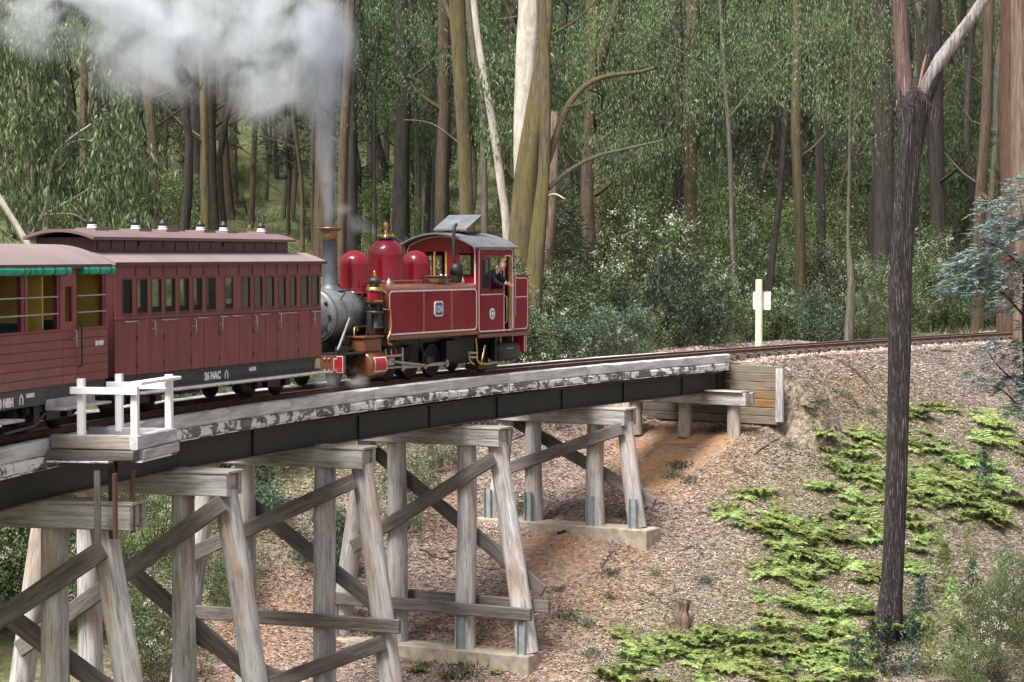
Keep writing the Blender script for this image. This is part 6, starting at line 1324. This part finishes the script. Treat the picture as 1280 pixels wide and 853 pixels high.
for (px, py, s) in ((1262, 800, 1.0), (1240, 850, 1.0), (1275, 760, .9), (1215, 870, .8)):
    h = hit(px, py); place('flowering_shrub', [('foliage', UND[0]), ('blossom', BLO[0]), ('stem', TWG[0])], 'creamy flowered shrub in the bottom corner of the slope', 'shrub', h, s * .85, 'creamy flowered shrubs in the corner')
# ================================================================== SMOKE AND STEAM
def puffmat(name, dens, col, scale, th=.42, soft=.25):
    m = bpy.data.materials.new(name); m.use_nodes = True; t = m.node_tree; t.nodes.clear(); N = t.nodes.new; l = t.links.new
    out = N('ShaderNodeOutputMaterial'); v = N('ShaderNodeVolumePrincipled'); v.inputs['Color'].default_value = (*col, 1); v.inputs['Anisotropy'].default_value = .1
    tc = N('ShaderNodeTexCoord'); ln = N('ShaderNodeVectorMath'); ln.operation = 'LENGTH'; l(tc.outputs['Object'], ln.inputs[0])
    fall = N('ShaderNodeMapRange'); fall.interpolation_type = 'SMOOTHSTEP'; fall.inputs[1].default_value = .98; fall.inputs[2].default_value = .1; fall.inputs[3].default_value = 0; fall.inputs[4].default_value = 1; l(ln.outputs['Value'], fall.inputs[0])
    g = N('ShaderNodeNewGeometry'); n = N('ShaderNodeTexNoise'); n.inputs['Scale'].default_value = scale; n.inputs['Detail'].default_value = 5; n.inputs['Roughness'].default_value = .62; n.inputs['Distortion'].default_value = .6; l(g.outputs['Position'], n.inputs['Vector'])
    r = N('ShaderNodeMapRange'); r.inputs[1].default_value = th; r.inputs[2].default_value = th + soft; l(n.outputs['Fac'], r.inputs[0])
    mu = N('ShaderNodeMath'); mu.operation = 'MULTIPLY'; l(fall.outputs[0], mu.inputs[0]); l(r.outputs[0], mu.inputs[1]); m2 = N('ShaderNodeMath'); m2.operation = 'MULTIPLY'; m2.inputs[1].default_value = dens; l(mu.outputs[0], m2.inputs[0]); l(m2.outputs[0], v.inputs['Density']); l(v.outputs[0], out.inputs['Volume']); return m
V_BIG = puffmat('smoke_volume', 1.6, (.92, .955, 1.0), 1.0, .40, .30); V_COL = puffmat('smoke_column_volume', 2.6, (.62, .66, .74), 2.2, .25, .3); V_WISP = puffmat('steam_volume', 3.5, (.96, .97, 1.0), 2.2, .42, .25)
USPH = MB().lathe((0, 0, 0), [(max(.02, cos(a)), sin(a)) for a in np.linspace(-pi / 2, pi / 2, 13)], 24).build('puff', V_BIG); UM = USPH.data; bpy.data.objects.remove(USPH)
def puffs(name, label, cat, mat, L):
    c0 = at(*L[0][:3]); r = thing(name, label, cat, c0); r['kind'] = 'stuff'; me = UM.copy(); me.materials.clear(); me.materials.append(mat)
    for (px, py, d, rx, ry, rz_) in L: o = bpy.data.objects.new('puff', me); link(o, r); o.location = at(px, py, d) - c0; o.scale = (rx, ry, rz_)
puffs('smoke_column', 'thin blue-grey column of smoke climbing from the chimney', 'smoke', V_COL, [(412, 268, 46.0, .20, .2, .65), (410, 228, 46, .26, .26, .75), (407, 180, 46, .36, .36, .9), (405, 125, 46, .6, .5, 1.1), (405, 60, 46, .9, .8, 1.3)])
puffs('smoke_plume', 'big billowing white smoke plume drifting above the carriages', 'smoke', V_BIG, [(250, 10, 46, 2.9, 1.6, 2.3), (330, 60, 46, 1.9, 1.3, 2.1), (150, 0, 46, 2.3, 1.4, 1.5), (380, 20, 46, 1.3, 1.1, 2.2), (280, -60, 46, 3.2, 1.6, 1.6), (225, 95, 46, 1.1, .8, .9), (100, -30, 46, 1.5, 1, 1.2), (345, 120, 46, 1.2, .9, 1.1), (60, 20, 46, 1.8, 1, 1.2), (180, 70, 46, 1.7, 1, 1.3)])
puffs('steam_wisp', 'faint steam wisp drifting beside the safety valve', 'steam', V_WISP, [(448, 278, 48.3, .35, .3, .35), (428, 262, 48.3, .28, .25, .22), (462, 290, 48.3, .25, .2, .18)])
puffs('steam_wisp', 'low steam leaking around the cylinders at rail level', 'steam', V_WISP, [(432, 470, 43.6, .45, .35, .28), (410, 476, 43.3, .4, .3, .25), (448, 478, 43.8, .3, .3, .2), (395, 470, 43.0, .3, .3, .22)])
for o in scene.objects:
    if o.type == 'MESH' and o.parent is None and not o.get('category') and not o.get('kind'): print('UNTAGGED', o.name)
